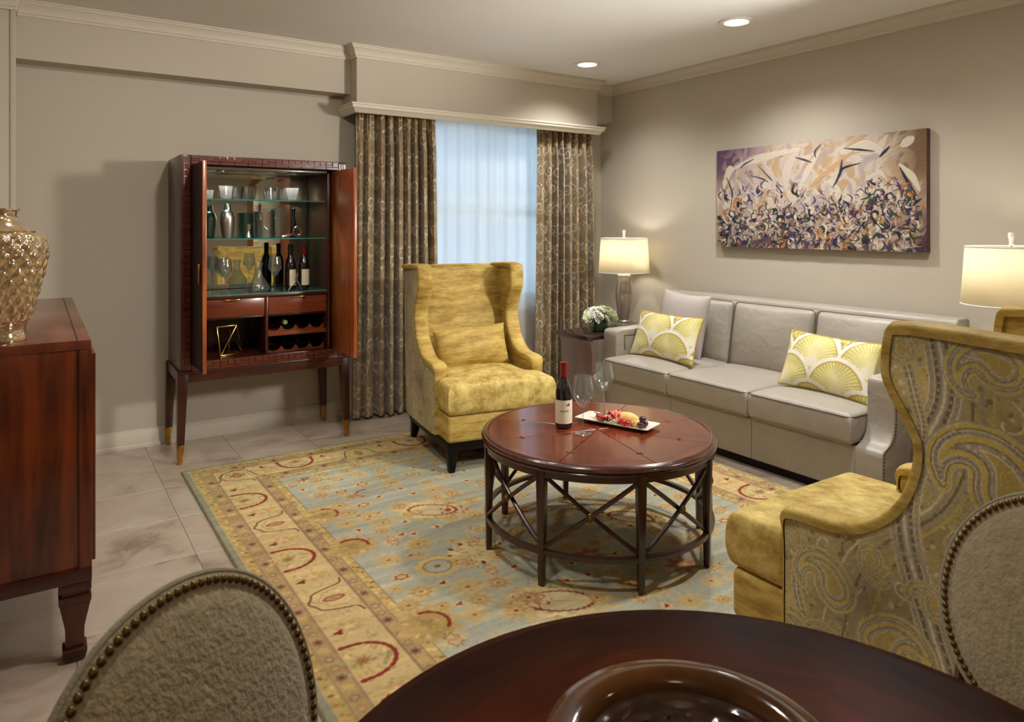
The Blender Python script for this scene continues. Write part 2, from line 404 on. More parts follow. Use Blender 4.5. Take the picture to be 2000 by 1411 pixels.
# ------------------------------------------------------------------ the room
XW, YW, ZC = 4.37, 5.05, 2.68          # sofa wall, window wall, ceiling
XL, YB = -.45, -2.6                    # wall behind the sideboard, wall behind the camera
SOFY, SOFZ = 4.89, 2.353               # dropped beam on the window wall
VX0, VX1, VY, VZ0 = 1.865, 4.085, 4.77, 2.205   # curtain pelmet
WX0, WX1, WZ0, WZ1 = 2.35, 3.85, .72, 2.30
def struct(name, mb, mat, parent=None, bevel=0, **k):
    o = mb.build(name, mat, parent, bevel=bevel, **k)
    if parent is None: o['kind'] = 'structure'
    return o
fl = struct('floor', MB().box(XL-.1, XW+.1, YB-.1, YW+.2, -.12, -.006), M('tile_grout', (168, 153, 136), .9, var=.05, vscale=20))
struct('ceiling', MB().box(XL-.1, XW+.1, YB-.1, YW+.2, ZC, ZC+.1), m_ceil)
struct('wall_back', MB().box(XL-.1, WX0, YW, YW+.16, -.1, ZC).box(WX1, XW+.1, YW, YW+.16, -.1, ZC).box(WX0, WX1, YW, YW+.16, -.1, WZ0).box(WX0, WX1, YW, YW+.16, WZ1, ZC), m_wall)
struct('wall_right', MB().box(XW, XW+.1, YB-.1, YW, -.1, ZC), m_wall)
struct('wall_left', MB().box(XL-.1, XL, YB-.1, YW, -.1, ZC), m_wall)
struct('wall_front', MB().box(XL, XW, YB-.1, YB, -.1, ZC), m_wall)
struct('wall_pier', MB().box(XL, -.115, 4.79, YW, 0, ZC).box(-.135, -.108, 4.782, 4.80, 0, ZC-.06), m_wall, bevel=.003)
struct('wall_beam', MB().box(-.115, XW, SOFY, YW, SOFZ, ZC), m_wall)
struct('wall_pelmet', MB().box(VX0, VX1, VY, VY+.02, VZ0+.03, ZC).box(VX0, VX0+.02, VY+.02, SOFY, VZ0+.03, ZC).box(VX1-.02, VX1, VY+.02, SOFY, VZ0+.03, ZC)
       .box(VX0, VX0+.02, SOFY, YW, VZ0+.03, SOFZ).box(VX1-.02, VX1, SOFY, YW, VZ0+.03, SOFZ).box(VX0, VX1, VY, YW, VZ0+.06, VZ0+.075), m_wall)
# mouldings: profile (out from wall, z) swept along straight runs
CROWN = [(0, ZC-.085), (.008, ZC-.085), (.012, ZC-.072), (.018, ZC-.068), (.022, ZC-.05), (.034, ZC-.03), (.048, ZC-.018), (.05, ZC-.010), (.058, ZC-.008), (.058, ZC), (0, ZC)]
def run_x(mb, prof, y, x0, x1, s=-1, m0=0, m1=0):   # moulding on a wall facing -y; mitre offsets m0,m1 scale with the projection
    n = len(prof)
    v = [(x0+m0*p[0], y+s*p[0], p[1]) for p in prof]+[(x1+m1*p[0], y+s*p[0], p[1]) for p in prof]
    mb.add(v, [tuple(range(n)), tuple(range(n, 2*n))]+[(i, (i+1) % n, (i+1) % n+n, i+n) for i in range(n)])
def run_y(mb, prof, x, y0, y1, s=-1, m0=0, m1=0):
    n = len(prof)
    v = [(x+s*p[0], y0+m0*p[0], p[1]) for p in prof]+[(x+s*p[0], y1+m1*p[0], p[1]) for p in prof]
    mb.add(v, [tuple(range(n)), tuple(range(n, 2*n))]+[(i, (i+1) % n, (i+1) % n+n, i+n) for i in range(n)])
mb = MB(); run_x(mb, CROWN, SOFY, -.108, VX0, m0=0, m1=-1); struct('trim_1', mb, m_trim)
mb = MB(); run_y(mb, CROWN, VX0, VY, SOFY, m0=-1, m1=-1); run_x(mb, CROWN, VY, VX0, VX1, m0=-1, m1=1); run_y(mb, CROWN, VX1, VY, SOFY, s=1, m0=-1, m1=-1); struct('trim_2', mb, m_trim)
mb = MB(); run_y(mb, CROWN, XW, YB, SOFY, m1=-1); run_x(mb, CROWN, SOFY, VX1, XW, m0=1, m1=-1); struct('trim_3', mb, m_trim)
mb = MB(); run_x(mb, CROWN, 4.782, XL, -.108, m1=0); run_y(mb, [(p[0]*.5, p[1]) for p in CROWN], -.108, 4.782, SOFY, s=1); struct('trim_4', mb, m_trim)
SILL = [(0, VZ0), (.012, VZ0), (.022, VZ0+.006), (.03, VZ0+.022), (.046, VZ0+.034), (.05, VZ0+.052), (.056, VZ0+.054), (.056, VZ0+.066), (0, VZ0+.07)]
mb = MB(); run_y(mb, SILL, VX0, VY, YW, m0=-1); run_x(mb, SILL, VY, VX0, VX1, m0=-1, m1=1); run_y(mb, SILL, VX1, VY, YW, s=1, m0=-1); struct('trim_5', mb, M('pelmet_trim', (212, 203, 186), .45))
BASEP = [(0, 0), (.02, 0), (.02, .018), (.014, .024), (.014, .088), (.010, .094), (.006, .112), (0, .114)]
mb = MB(); run_x(mb, BASEP, YW, -.115, XW); struct('baseboard_back', mb, m_trim)
mb = MB(); run_y(mb, BASEP, XW, YB, YW-.02); struct('baseboard_right', mb, m_trim)
mb = MB(); run_y(mb, BASEP, XL, YB, 4.79, s=1); struct('baseboard_left', mb, m_trim)
mb = MB(); run_x(mb, BASEP, YB, XL, XW, s=1); struct('baseboard_front', mb, m_trim)

# stone floor tiles, each a piece of its own
def stone():
    m, nt, b = newmat('travertine')
    tc = N(nt, 'ShaderNodeTexCoord'); oi = N(nt, 'ShaderNodeObjectInfo')
    ad = N(nt, 'ShaderNodeVectorMath', operation='ADD'); sc = N(nt, 'ShaderNodeVectorMath', operation='SCALE'); sc.inputs['Scale'].default_value = 3.0
    nt.links.new(oi.outputs['Location'], sc.inputs[0]); nt.links.new(tc.outputs['Object'], ad.inputs[0]); nt.links.new(sc.outputs[0], ad.inputs[1])
    mp = N(nt, 'ShaderNodeMapping'); mp.inputs['Scale'].default_value = (1.0, 1.25, 1); mp.inputs['Rotation'].default_value = (0, 0, .5); nt.links.new(ad.outputs[0], mp.inputs[0])
    n1 = N(nt, 'ShaderNodeTexNoise', Scale=3.0, Detail=6.0, Roughness=.66, Distortion=.9); nt.links.new(mp.outputs[0], n1.inputs['Vector'])
    cr = N(nt, 'ShaderNodeValToRGB'); nt.links.new(n1.outputs[0], cr.inputs[0]); e = cr.color_ramp.elements
    e[0].position = .30; e[0].color = L4((136, 118, 102)); e[1].position = .64; e[1].color = L4((184, 170, 154))
    k = e.new(.45); k.color = L4((174, 156, 138))
    nt.links.new(cr.outputs[0], b.inputs['Base Color']); b.inputs['Roughness'].default_value = .3; b.inputs['Coat Weight'].default_value = .15
    return m
m_stone = stone(); TS = .457
tb = MB().box(.0008, TS-.0008, .0008, TS-.0008, -.012, 0); t0 = tb.build('floor_tile', m_stone, fl, bevel=.0008, seg=1)
first = True
for i in range(-2, 10):
    for j in range(-5, 11):
        x, y = i*TS+.10, j*TS+.07
        if x > XW or y > YW or x+TS < XL or y+TS < YB or (y < 1.2 and x > 2.9): continue
        o = t0 if first else t0.copy()
        if not first: COL.objects.link(o)
        first = False; o.location = (x, y, 0)

# window with sashes, and the pale street front seen through the voile
def bars(mb, x0, x1, z0, z1, w, y0, y1):
    mb.box(x0, x0+w, y0, y1, z0, z1).box(x1-w, x1, y0, y1, z0, z1).box(x0+w, x1-w, y0, y1, z0, z0+w).box(x0+w, x1-w, y0, y1, z1-w, z1)
mb = MB(); bars(mb, WX0, WX1, WZ0, WZ1, .05, YW+.03, YW+.11); mb.box(WX0-.04, WX1+.04, YW-.03, YW+.03, WZ0-.03, WZ0)
wn = struct('window_1', mb, m_upvc, bevel=.002)
for z0, z1, yy in ((WZ0+.05, 1.53, YW+.045), (1.50, WZ1-.05, YW+.075)):
    mb = MB(); bars(mb, WX0+.05, WX1-.05, z0, z1, .045, yy, yy+.03); mb.box((WX0+WX1)/2-.015, (WX0+WX1)/2+.015, yy+.004, yy+.026, z0+.045, z1-.045)
    mb.build('sash', m_upvc, wn, bevel=.002)
    MB().box(WX0+.09, WX1-.09, yy+.012, yy+.016, z0+.04, z1-.04).build('pane', m_glass, wn)
bl = thing('street_building', 'pale blue-white building front outside the window, blurred by the sheer curtain', 'building', (3.2, 11.0, -4))
MB().box(-5, 7, 0, .4, 0, 12).build('facade', m_facade, bl)
for k in range(5):
    for q in range(4): MB().box(-4.2+2.3*k, -2.9+2.3*k, -.03, .05, 1.0+2.8*q, 2.7+2.8*q).build('facade_window', m_facade_w, bl)
for q in range(4): MB().box(-5, 7, -.12, 0, .2+2.8*q, .42+2.8*q).build('cornice', m_upvc, bl)

# recessed downlights; the unseen ones off the sofa row are added to fill the room
def downlight(x, y, label, w=DOWN_W, r=.075, cone=150, col=(1.0, .96, .89), aim=None):
    t = thing('recessed_downlight', label, 'ceiling light', (x, y, ZC), 0, 'recessed ceiling downlights')
    MB().lathe([(r+.03, 0), (r+.03, -.006), (r+.018, -.011), (r, -.008), (r-.004, .0)], 40, cap0=False, cap1=False).build('trim_ring', m_white, t)
    MB().lathe([(0, -.003), (r*.6, -.004), (r-.002, -.002), (r-.002, 0), (0, 0)], 32).build('lens', m_lens, t)
    l = bpy.data.lights.new('downlight', 'SPOT'); l.energy = w; l.color = col; l.spot_size = math.radians(cone); l.spot_blend = 1.0; l.shadow_soft_size = .07
    o = bpy.data.objects.new('spot', l); COL.objects.link(o); o.parent = t; o.location = (0, 0, -.03)
    if aim: o.rotation_euler = (Vector(aim)-Vector((x, y, ZC-.03))).to_track_quat('-Z', 'Y').to_euler()     # turns the added wall light
downlight(3.59, 4.31, 'recessed round downlight in the ceiling, the farther one, above the end table corner', DOWN_W*.9, cone=140, col=(1, .985, .96))
downlight(3.62, 2.90, 'recessed round downlight in the ceiling, the nearer one, above the sofa', DOWN_W*1.75, cone=140, col=(1, .985, .96))
downlight(3.62, 1.45, 'recessed round downlight out of frame, beside the right table lamp', DOWN_W*.06)
downlight(1.0, 2.85, 'added unseen downlight, over the coffee table', DOWN_W*.45)
downlight(.45, 3.15, 'added unseen downlight, over the sideboard', DOWN_W*.6)
downlight(1.0, 2.3, 'added unseen downlight, tilted to brighten the cabinet wall', DOWN_W*1.25, cone=95, col=(1, .95, .86), aim=(.55, 5.05, 1.25))
downlight(.85, 1.75, 'added unseen downlight, over the near end of the rug', DOWN_W*.85)
downlight(3.0, 1.65, 'added unseen downlight, between the coffee table and the sofa', DOWN_W*1.5, col=(1, .985, .96))
downlight(2.9, -1.2, 'added unseen downlight, at the rear wall', DOWN_W*.6)
# added unseen floor lamp in place of a strobe, its head lights the far wall
t = thing('added_floor_lamp', 'added brass lamp with conical heads, unseen, lights the room from the right', 'lamp', (3.5, .62, 0))
MB().lathe([(.16, 0), (.16, .012), (.02, .03), (.012, .05), (.012, 1.96), (.018, 1.965)], 32).build('stand', m_brass, t)
kd = Vector((.8, 5.0, 1.2))-Vector((3.5, .62, 2.0)); kq = kd.to_track_quat('-Z', 'Y')
hd = MB().lathe([(.03, .10), (.05, .07), (.12, -.06), (.122, -.06), (.052, .075), (.03, .105)], 32, cap0=False).build('lamp_head', m_brass, t); hd.location = (0, 0, 2.0); hd.rotation_mode = 'QUATERNION'; hd.rotation_quaternion = kq
l = bpy.data.lights.new('added_key_light', 'SPOT'); l.energy = KEY_W; l.color = (1, .96, .89); l.spot_size = math.radians(75); l.spot_blend = .8; l.shadow_soft_size = .19
lo = bpy.data.objects.new('added_key_light', l); COL.objects.link(lo); lo.parent = t; lo.location = Vector((0, 0, 2.0))+kd.normalized()*.08; lo.rotation_mode = 'QUATERNION'; lo.rotation_quaternion = kq
kd = Vector((2.85, 2.5, 2.85))-Vector((3.42, .62, 1.80)); kq = kd.to_track_quat('-Z', 'Y')       # second head, added to brighten the ceiling
MB().tube([(0, 0, 1.74), (-.04, 0, 1.76), (-.08, 0, 1.80)], .008, 8).build('arm', m_brass, t)
h2 = hd.copy(); COL.objects.link(h2); h2.parent = t; h2.location = (-.08, 0, 1.80); h2.rotation_quaternion = kq
l = bpy.data.lights.new('added_uplight', 'SPOT'); l.energy = KEY_W*1.1; l.color = (1, .98, .95); l.spot_size = math.radians(50); l.spot_blend = .9; l.shadow_soft_size = .09
lo = bpy.data.objects.new('added_uplight', l); COL.objects.link(lo); lo.parent = t; lo.location = Vector((-.08, 0, 1.80))+kd.normalized()*.08; lo.rotation_mode = 'QUATERNION'; lo.rotation_quaternion = kq
# added pendant globe behind the camera, a soft unseen fill
t = thing('added_pendant', 'added round pendant globe, unseen fill light behind the camera', 'lamp', (.1, -.5, 0))
MB().lathe([(.004, 2.35), (.004, ZC)], 8).build('cable', m_black, t)
m_pend = emit('fill_globe', (255, 226, 186), FILL_W)
MB().lathe([(0, 2.06)]+[(.15*math.sin(a), 2.21-.15*math.cos(a)) for a in np.linspace(.1, PI-.1, 16)], 32).build('globe', m_pend, t)
# oak arched mirror on the wall behind the camera (seen in the cabinet's mirror)
t = thing('arched_wall_mirror', 'oak framed mirror with an arched top, seen only in the cabinet mirror', 'mirror', (3.32, YB, 1.64))
def arch(w, h, n=20): return [(-w, -h), (w, -h), (w, h-w)]+[(w*math.cos(a), h-w+w*math.sin(a)) for a in np.linspace(0, PI, n)[1:-1]]+[(-w, h-w)]
out = arch(.36, .68); inn = arch(.27, .59); n = len(out)
v = [(p[0], .002, p[1]) for p in out]+[(p[0], .002, p[1]) for p in inn]+[(p[0], .035, p[1]) for p in out]+[(p[0], .035, p[1]) for p in inn]
f = []
for i in range(n):
    j = (i+1) % n; f += [(i, j, j+2*n, i+2*n), (i+n, i+3*n, j+3*n, j+n), (i+2*n, j+2*n, j+3*n, i+3*n), (i, i+n, j+n, j)]
MB().add(v, f).build('frame', m_frame_oak, t)
MB().prism(inn, .004, .014, 'y').build('mirror_glass', m_mirror, t)

# ------------------------------------------------------------------ rug
RX, RY, RW, RH = .665, .95, 2.66, 3.43
cv = Canvas(RW, RH, .005, (180, 178, 158)); cv.noise(.025, (4, 60), 3)
E_ = np.minimum(np.minimum(cv.U, RW-cv.U), np.minimum(cv.V, RH-cv.V))
RED, BRN, CRM, TAN, OCH, MAU, OLV = (140, 54, 44), (112, 76, 50), (222, 200, 150), (192, 156, 102), (206, 172, 104), (132, 100, 88), (148, 134, 84)
def band(e0, e1, c):
    a = np.clip((E_-e0)/.005+.5, 0, 1)*np.clip((e1-E_)/.005+.5, 0, 1); cv.put((slice(None), slice(None)), a, c)
band(-1, .034, (152, 146, 118)); band(.036, .08, (194, 164, 102)); band(.08, .133, (182, 152, 104)); band(.133, .33, (210, 182, 128))
band(.33, .385, (186, 156, 108)); band(.385, .425, (202, 172, 110))
for e in (.078, .134, .141, .329, .335, .384, .424): band(e-.002, e+.002, (150, 116, 92))
def bp(side, s, e):
    return {0: (e, s), 1: (s, RH-e), 2: (RW-e, RH-s), 3: (RW-s, e)}[side]
def brot(side): return {0: 0, 1: -PI/2, 2: PI, 3: PI/2}[side]
def rosette(u, v, r, c1, c2, c3, n=8, amp=.22, rot=0, asp=1.0):
    ph = rng.uniform(0, 6)
    cv.blob(u, v, r*1.45, r*1.3*asp, c1, rot, n, amp*.9, .6, ph, .5); cv.blob(u, v, r*.95, r*.9*asp, c2, rot, n, amp*.7, .6, ph+2, .35)
    cv.blob(u, v, r*.5, r*.42*asp, c1, rot, 6, .2, .7, ph); cv.blob(u, v, r*.22, r*.2*asp, c3, rot, 0, 0, .8)
for side, Ln in ((0, RH), (1, RW), (2, RH), (3, RW)):
    r0 = brot(side)
    # tiny motifs on the guard bands
    k = 0; s = .05
    while s < Ln-.04:
        lo, hi = min(s, Ln-s), 0
        for e, wd in ((.107, .018), (.357, .019)):
            if lo > e-.02:
                u, v = bp(side, s, e); c = (MAU, (170, 132, 92), (150, 118, 96), OCH)[k % 4]
                cv.blob(u, v, wd, wd*1.05, c, r0, 6, .18, .75, k); cv.blob(u, v, wd*.5, wd*.45, ((196, 168, 120) if k % 4 else (120, 62, 54)), r0, 0, 0, .9)
        s += .055; k += 1
    s = .03; k = 0
    while s < Ln-.03:
        for e in (.058, .405):
            if min(s, Ln-s) > e-.03:
                u, v = bp(side, s+.012*(k % 2), e+(.008 if k % 2 else -.008))
                cv.blob(u, v, .009, .006, [(168, 128, 62), (150, 142, 88), (120, 80, 60), (226, 206, 148)][rng.integers(4)], rng.uniform(0, 3), 0, 0, .8)
        s += .024; k += 1
    # main border: red crescents and brown cartouches, turn about
    cs = [2.78, 2.02, 1.197, .41] if side in (0, 2) else [.59, 1.33, 2.07]
    us = [2.41, 1.62, .81, 3.18] if side in (0, 2) else [.25, .96, 1.70, 2.41]
    for s in cs:
        u, v = bp(side, s, .215)
        for q in range(26):
            a = rng.uniform(0, 2*PI); rr = math.sqrt(rng.uniform())
            uu, vv = bp(side, s+.085*rr*math.sin(a), .20+.085*rr*math.cos(a)); cv.blob(uu, vv, rng.uniform(.007, .02), rng.uniform(.004, .009), [(182, 158, 96), (160, 146, 92), (230, 210, 156), (196, 150, 96), (170, 170, 140)][rng.integers(5)], rng.uniform(0, 3), 0, 0, .8)
        uu, vv = bp(side, s, .195); rosette(uu, vv, .02, (170, 140, 84), (150, 96, 66), (110, 58, 44), 8, .4)
        pts = []
        for a in np.linspace(-1.72, 1.72, 40): pts.append(bp(side, s+.098*math.sin(a), .185+.118*math.cos(a)))
        cv.stroke(pts, .012, RED, .95, jag=.45)
        for a in (-1.72, 1.72):
            uu, vv = bp(side, s+.10*math.sin(a), .178+.118*math.cos(a)); cv.blob(uu, vv, .013, .010, RED)
    for s in us:
        for q in range(18):
            uu, vv = bp(side, s+rng.normal(0, .04), .25+rng.normal(0, .04)); cv.blob(uu, vv, rng.uniform(.006, .016), rng.uniform(.003, .006), [(190, 184, 154), (206, 180, 120), (176, 160, 104), (232, 214, 166)][rng.integers(4)], rng.uniform(0, 3), 0, 0, .7)
        pts = [bp(side, s+ds, e) for ds, e in catmull([(-.135, .318), (-.10, .305), (-.085, .25), (-.065, .19), (-.03, .172), (0, .155), (.03, .172), (.065, .19), (.085, .25), (.10, .305), (.135, .318)], 5)]
        cv.stroke(pts, .007, BRN, .95)
        pts = [bp(side, s+ds*.8, e+.015) for ds, e in catmull([(-.085, .27), (-.065, .21), (-.03, .192), (0, .175), (.03, .192), (.065, .21), (.085, .27)], 5)]
        cv.stroke(pts, .004, (180, 140, 92), .9)
        uu, vv = bp(side, s, .25); cv.blob(uu, vv, .042, .02, (136, 70, 50), r0); cv.blob(uu, vv, .032, .013, (198, 160, 108), r0); cv.blob(uu, vv, .02, .004, (150, 90, 60), r0)
    both = sorted(cs+us)
    for i in range(len(both)-1):
        s = (both[i]+both[i+1])/2
        uu, vv = bp(side, s, .23); cv.blob(uu, vv, .05, .032, (200, 158, 104), r0, 7, .22, .8); cv.blob(uu, vv, .026, .016, (222, 190, 140), r0, 5, .3, .9)
        uu, vv = bp(side, s-.02, .185); cv.blob(uu, vv, .016, .012, (128, 54, 42), r0+.4, 3, .35)
        uu, vv = bp(side, s+.01, .29); cv.blob(uu, vv, .012, .01, OCH, r0, 4, .4)
for q in range(1500):          # small sprigs filling the main border
    s = rng.integers(4); Ln = (RH, RW, RH, RW)[s]; e = rng.uniform(.145, .322); a = rng.uniform(.15, Ln-.15); u, v = bp(s, a, e)
    if abs(cv.c[min(cv.nv-1, int(v/cv.res)), min(cv.nu-1, int(u/cv.res))]-np.array((210, 182, 128))).sum() < 40: cv.blob(u, v, rng.uniform(.006, .016), rng.uniform(.003, .006), [(196, 160, 106), (184, 164, 106), (222, 200, 150), (168, 146, 100), (204, 150, 110)][rng.integers(5)], rng.uniform(0, 3), 0, 0, .7)
def vine(p, q, bend, col=(196, 178, 128), wd=.0045):
    p, q = np.array(p), np.array(q); d = q-p; n = np.array([-d[1], d[0]]); cv.stroke(catmull([p, p+d*.35+n*bend, p+d*.7-n*bend*.6, q], 8), wd, col, .75)
def palmette(u, v, r, rot, full=True):
    cv.blob(u, v, r*1.5, r*1.0, (206, 180, 122), rot, 14, .12, .9); cv.blob(u, v, r*1.25, r*.78, (220, 200, 150), rot, 12, .12, .9)
    for q in range(18):
        a = rng.uniform(0, 6.28); rr = rng.uniform(.5, 1.2); cv.blob(u+r*rr*math.cos(a), v+r*.75*rr*math.sin(a), .018, .006, [(190, 156, 90), (228, 206, 150), (170, 158, 104)][rng.integers(3)], rng.uniform(0, 3), 0, 0, .8)
    cv.blob(u, v, r*.9, r*.5, (214, 196, 150), rot); cv.ring(u, v, r*.9, r*.5, .008, RED, rot, 26, .035)
    c, s = math.cos(rot), math.sin(rot); t = r*.95
    cv.ring(u+t*c*.85, v+t*s*.85, r*.42, r*.36, .007, RED, rot, 7, .26); cv.blob(u+t*c*.62, v+t*s*.62, .016, .022, (176, 84, 64), rot)
    cv.stroke([(u-r*.7*c, v-r*.7*s), (u+r*.5*c, v+r*.5*s)], .005, (196, 160, 110))
def halfpal(u, v, r, rot):
    cv.blob(u, v, r*1.1, r*1.2, (200, 166, 108), rot, 11, .14, .9); cv.blob(u, v, r*.8, r*.9, (186, 156, 96), rot, 9, .15, .9)
    for q in range(12):
        a = rng.uniform(0, 6.28); cv.blob(u+r*.8*math.cos(a), v+r*.8*math.sin(a), .014, .006, [(222, 200, 146), (156, 138, 84), (210, 170, 110)][rng.integers(3)], a, 0, 0, .8)
    cv.stroke([(u+r*.75*math.cos(a+rot), v+r*.75*math.sin(a+rot)) for a in np.linspace(-1.1, 1.3, 22)], .011, RED, .95, jag=.5); cv.blob(u, v, r*.25, r*.3, (164, 134, 84), rot, 5, .3, .8)
def FU(x, y): return x-RX, y-RY
for a, b, k in (((1.14, 3.35), (1.6, 3.1), .2), ((1.6, 3.1), (1.35, 2.58), .25), ((1.35, 2.58), (1.2, 2.43), -.2), ((1.37, 2.36), (1.6, 2.08), .2), ((1.54, 2.6), (1.93, 2.3), .2), ((1.6, 3.1), (2.28, 3.08), .1), ((1.93, 2.3), (2.19, 2.03), .2), ((2.28, 3.08), (2.35, 2.5), .2), ((1.31, 3.58), (1.21, 3.86), .2), ((2.35, 2.5), (2.7, 2.3), .2), ((1.72, 3.33), (2.2, 3.6), .15), ((1.6, 2.08), (1.75, 1.6), .2)):
    vine(FU(*a), FU(*b), k)
placed = []
def at(f, x, y, *a, **k): u, v = FU(x, y); placed.append((x, y)); f(u, v, *a, **k)
at(palmette, 1.60, 3.10, .13, -.6); at(halfpal, 1.142, 3.34, .085, .2); at(halfpal, 1.131, 2.94, .09, .8); at(halfpal, 1.129, 2.22, .10, .3)
at(palmette, 1.604, 2.085, .14, 2.6); at(palmette, 2.35, 2.5, .12, -.9); at(palmette, 2.75, 3.2, .12, .5); at(palmette, 2.2, 3.75, .11, 0.2); at(palmette, 1.5, 1.35, .13, .7)
u, v = FU(1.543, 2.598); placed.append((1.543, 2.598)); cv.blob(u, v, .125, .11, (222, 198, 144), .3, 16, .06, .95)
for q in range(40):
    a = rng.uniform(0, 6.28); rr = .1*math.sqrt(rng.uniform()); cv.blob(u+rr*math.cos(a), v+rr*math.sin(a), .012, .006, [(202, 164, 104), (232, 212, 164), (168, 158, 112), (186, 130, 92)][rng.integers(4)], a, 0, 0, .8)
for q in range(11):
    a = q*2*PI/11; cv.blob(u+.115*math.cos(a), v+.10*math.sin(a), .014, .009, (120, 50, 38), a)
u, v = FU(1.353, 2.575); placed.append((1.353, 2.575)); cv.ring(u, v, .075, .07, .03, (212, 182, 116), 0, 12, .05); cv.ring(u, v, .058, .054, .005, MAU); cv.blob(u, v, .014, .01, (150, 92, 62))
for x, y, r in ((1.195, 3.177, .04), (1.376, 2.80, .045), (1.208, 2.733, .045), (1.207, 2.429, .045), (1.372, 2.362, .05), (1.294, 2.178, .04), (1.724, 3.332, .05), (1.819, 3.097, .035), (1.742, 2.932, .04), (1.297, 3.01, .032), (1.13, 2.502, .025), (1.582, 3.548, .042), (1.906, 2.034, .05), (2.006, 1.817, .04), (2.537, 2.913, .035)):
    at(rosette, x, y, r, (214, 184, 124), [(190, 148, 88), (206, 168, 104), (176, 136, 80)][rng.integers(3)], (150, 104, 64), 9)
for x, y in ((1.313, 3.576), (1.342, 3.344), (1.192, 2.573), (1.445, 3.618), (2.907, 2.272), (2.688, 2.221)):
    u, v = FU(x, y); placed.append((x, y)); cv.blob(u, v, .04, .032, (220, 188, 126), rng.uniform(0, 3), 8, .2, .85); cv.ring(u, v, .024, .018, .006, (146, 60, 44), 0, 6, .18)
u, v = FU(1.21, 3.86); cv.blob(u, v, .028, .02, (150, 70, 46), .3, 5, .4)
u, v = FU(1.413, 3.49); cv.stroke([(u+.05*math.cos(a), v+.045*math.sin(a)) for a in np.linspace(1.2, 4.2, 14)], .009, (146, 58, 52), .95, jag=.4)
for x, y in ((1.93, 2.303), (2.192, 2.027), (1.932, 2.873)):
    at(rosette, x, y, .06, (212, 176, 124), (166, 84, 64), (206, 150, 100), 7, .4)
for x, y in ((1.296, 3.165), (1.275, 3.235), (1.364, 3.209), (1.286, 2.903), (1.356, 2.927), (1.303, 2.72), (1.306, 2.442), (1.286, 2.273), (1.352, 2.243)):
    u, v = FU(x, y); cv.blob(u, v, .026, .02, (218, 190, 136), 0, 6, .2, .8); cv.blob(u, v, .013, .009, (132, 48, 38), .4, 3, .3)
tries = 0
for q in range(60):
    x, y = rng.uniform(1.15, RX+RW-.5), rng.uniform(RY+.5, RY+RH-.5); a = rng.uniform(0, 6.28); vine(FU(x, y), FU(x+.28*math.cos(a), y+.28*math.sin(a)), rng.uniform(-.4, .4), [(204, 184, 136), (190, 166, 112), (176, 140, 96)][q % 3], .004)
while tries < 3000 and len(placed) < 260:
    tries += 1; x = rng.uniform(1.12, RX+RW-.47); y = rng.uniform(RY+.47, RY+RH-.45)
    if min(math.hypot(x-a, y-b) for a, b in placed) < .095: continue
    k = rng.uniform()
    if k < .5: at(rosette, x, y, rng.uniform(.026, .046), (216, 186, 128), [(190, 148, 88), (206, 168, 104), (176, 132, 84)][rng.integers(3)], [(150, 104, 64), (140, 56, 42)][rng.integers(2)], 9)
    elif k < .8:
        u, v = FU(x, y); placed.append((x, y)); cv.blob(u, v, .028, .02, (220, 190, 134), rng.uniform(0, 3), 6, .2, .85); cv.blob(u, v, .012, .008, (140, 52, 40), rng.uniform(0, 3), 3, .3)
    else:
        u, v = FU(x, y); placed.append((x, y)); cv.blob(u, v, .06, .034, (214, 188, 132), rng.uniform(0, 3), 10, .2, .75, 0, .5); cv.ring(u, v, .04, .022, .005, (166, 106, 74), rng.uniform(0, 3), 8, .18, .8); cv.blob(u, v, .016, .01, (196, 150, 96), 0, 4, .3, .9)
for q in range(900):
    x, y = rng.uniform(.43, RW-.43), rng.uniform(.43, RH-.43); cv.blob(x, y, rng.uniform(.004, .010), .0035, [(206, 186, 136), (190, 170, 116), (150, 110, 78), (214, 196, 152)][rng.integers(4)], rng.uniform(0, 3), 0, 0, .55)
cv.noise(.035, (5, 110), 2); cv.noise(.02, (260, 360), 1)
P = np.stack([cv.U+RX, cv.V+RY, np.full(cv.U.shape, .012)], -1)
edge = np.clip(E_/.006, 0, 1); P[..., 2] = .001+.011*edge
rug = np_grid('area_rug', P, m_rug, None, cv.c)
tag(rug, 'large oriental wool rug, pale blue field with a wide cream and gold border', 'rug')

# ------------------------------------------------------------------ curtains
def curtain_canvas(w, h):
    c = Canvas(w, h, .005, (146, 126, 94)); c.noise(.05, (10, 60), 3)
    for i in range(int(w/.13)+2):
        for j in range(int(h/.17)+2):
            cx = i*.13+(.065 if j % 2 else 0)+rng.normal(0, .012); cy = j*.17+rng.normal(0, .012); sg = 1 if (i+j) % 2 else -1
            col = [(224, 218, 204), (210, 203, 186), (214, 194, 148), (200, 198, 192)][rng.integers(4)]
            pts = [(cx+sg*(.012+.044*t)*math.cos(5.6*t*PI/2+j), cy+(.012+.044*t)*math.sin(5.6*t*PI/2+j)) for t in np.linspace(0, 1, 26)]
            c.stroke(pts, .011, col, .85, taper=True)
            e = pts[-1]; c.stroke(catmull([e, (e[0]+.03*sg, e[1]+.03), (cx+.065*sg, cy+.10), (cx+.02*sg, cy+.17)], 6), .008, col, .8, taper=True)
            c.blob(cx-.05*sg, cy+.05, .018, .008, col, sg*.8, 0, 0, .8); c.blob(cx+.045*sg, cy+.075, .016, .007, col, -sg*.9, 0, 0, .8)
    return c
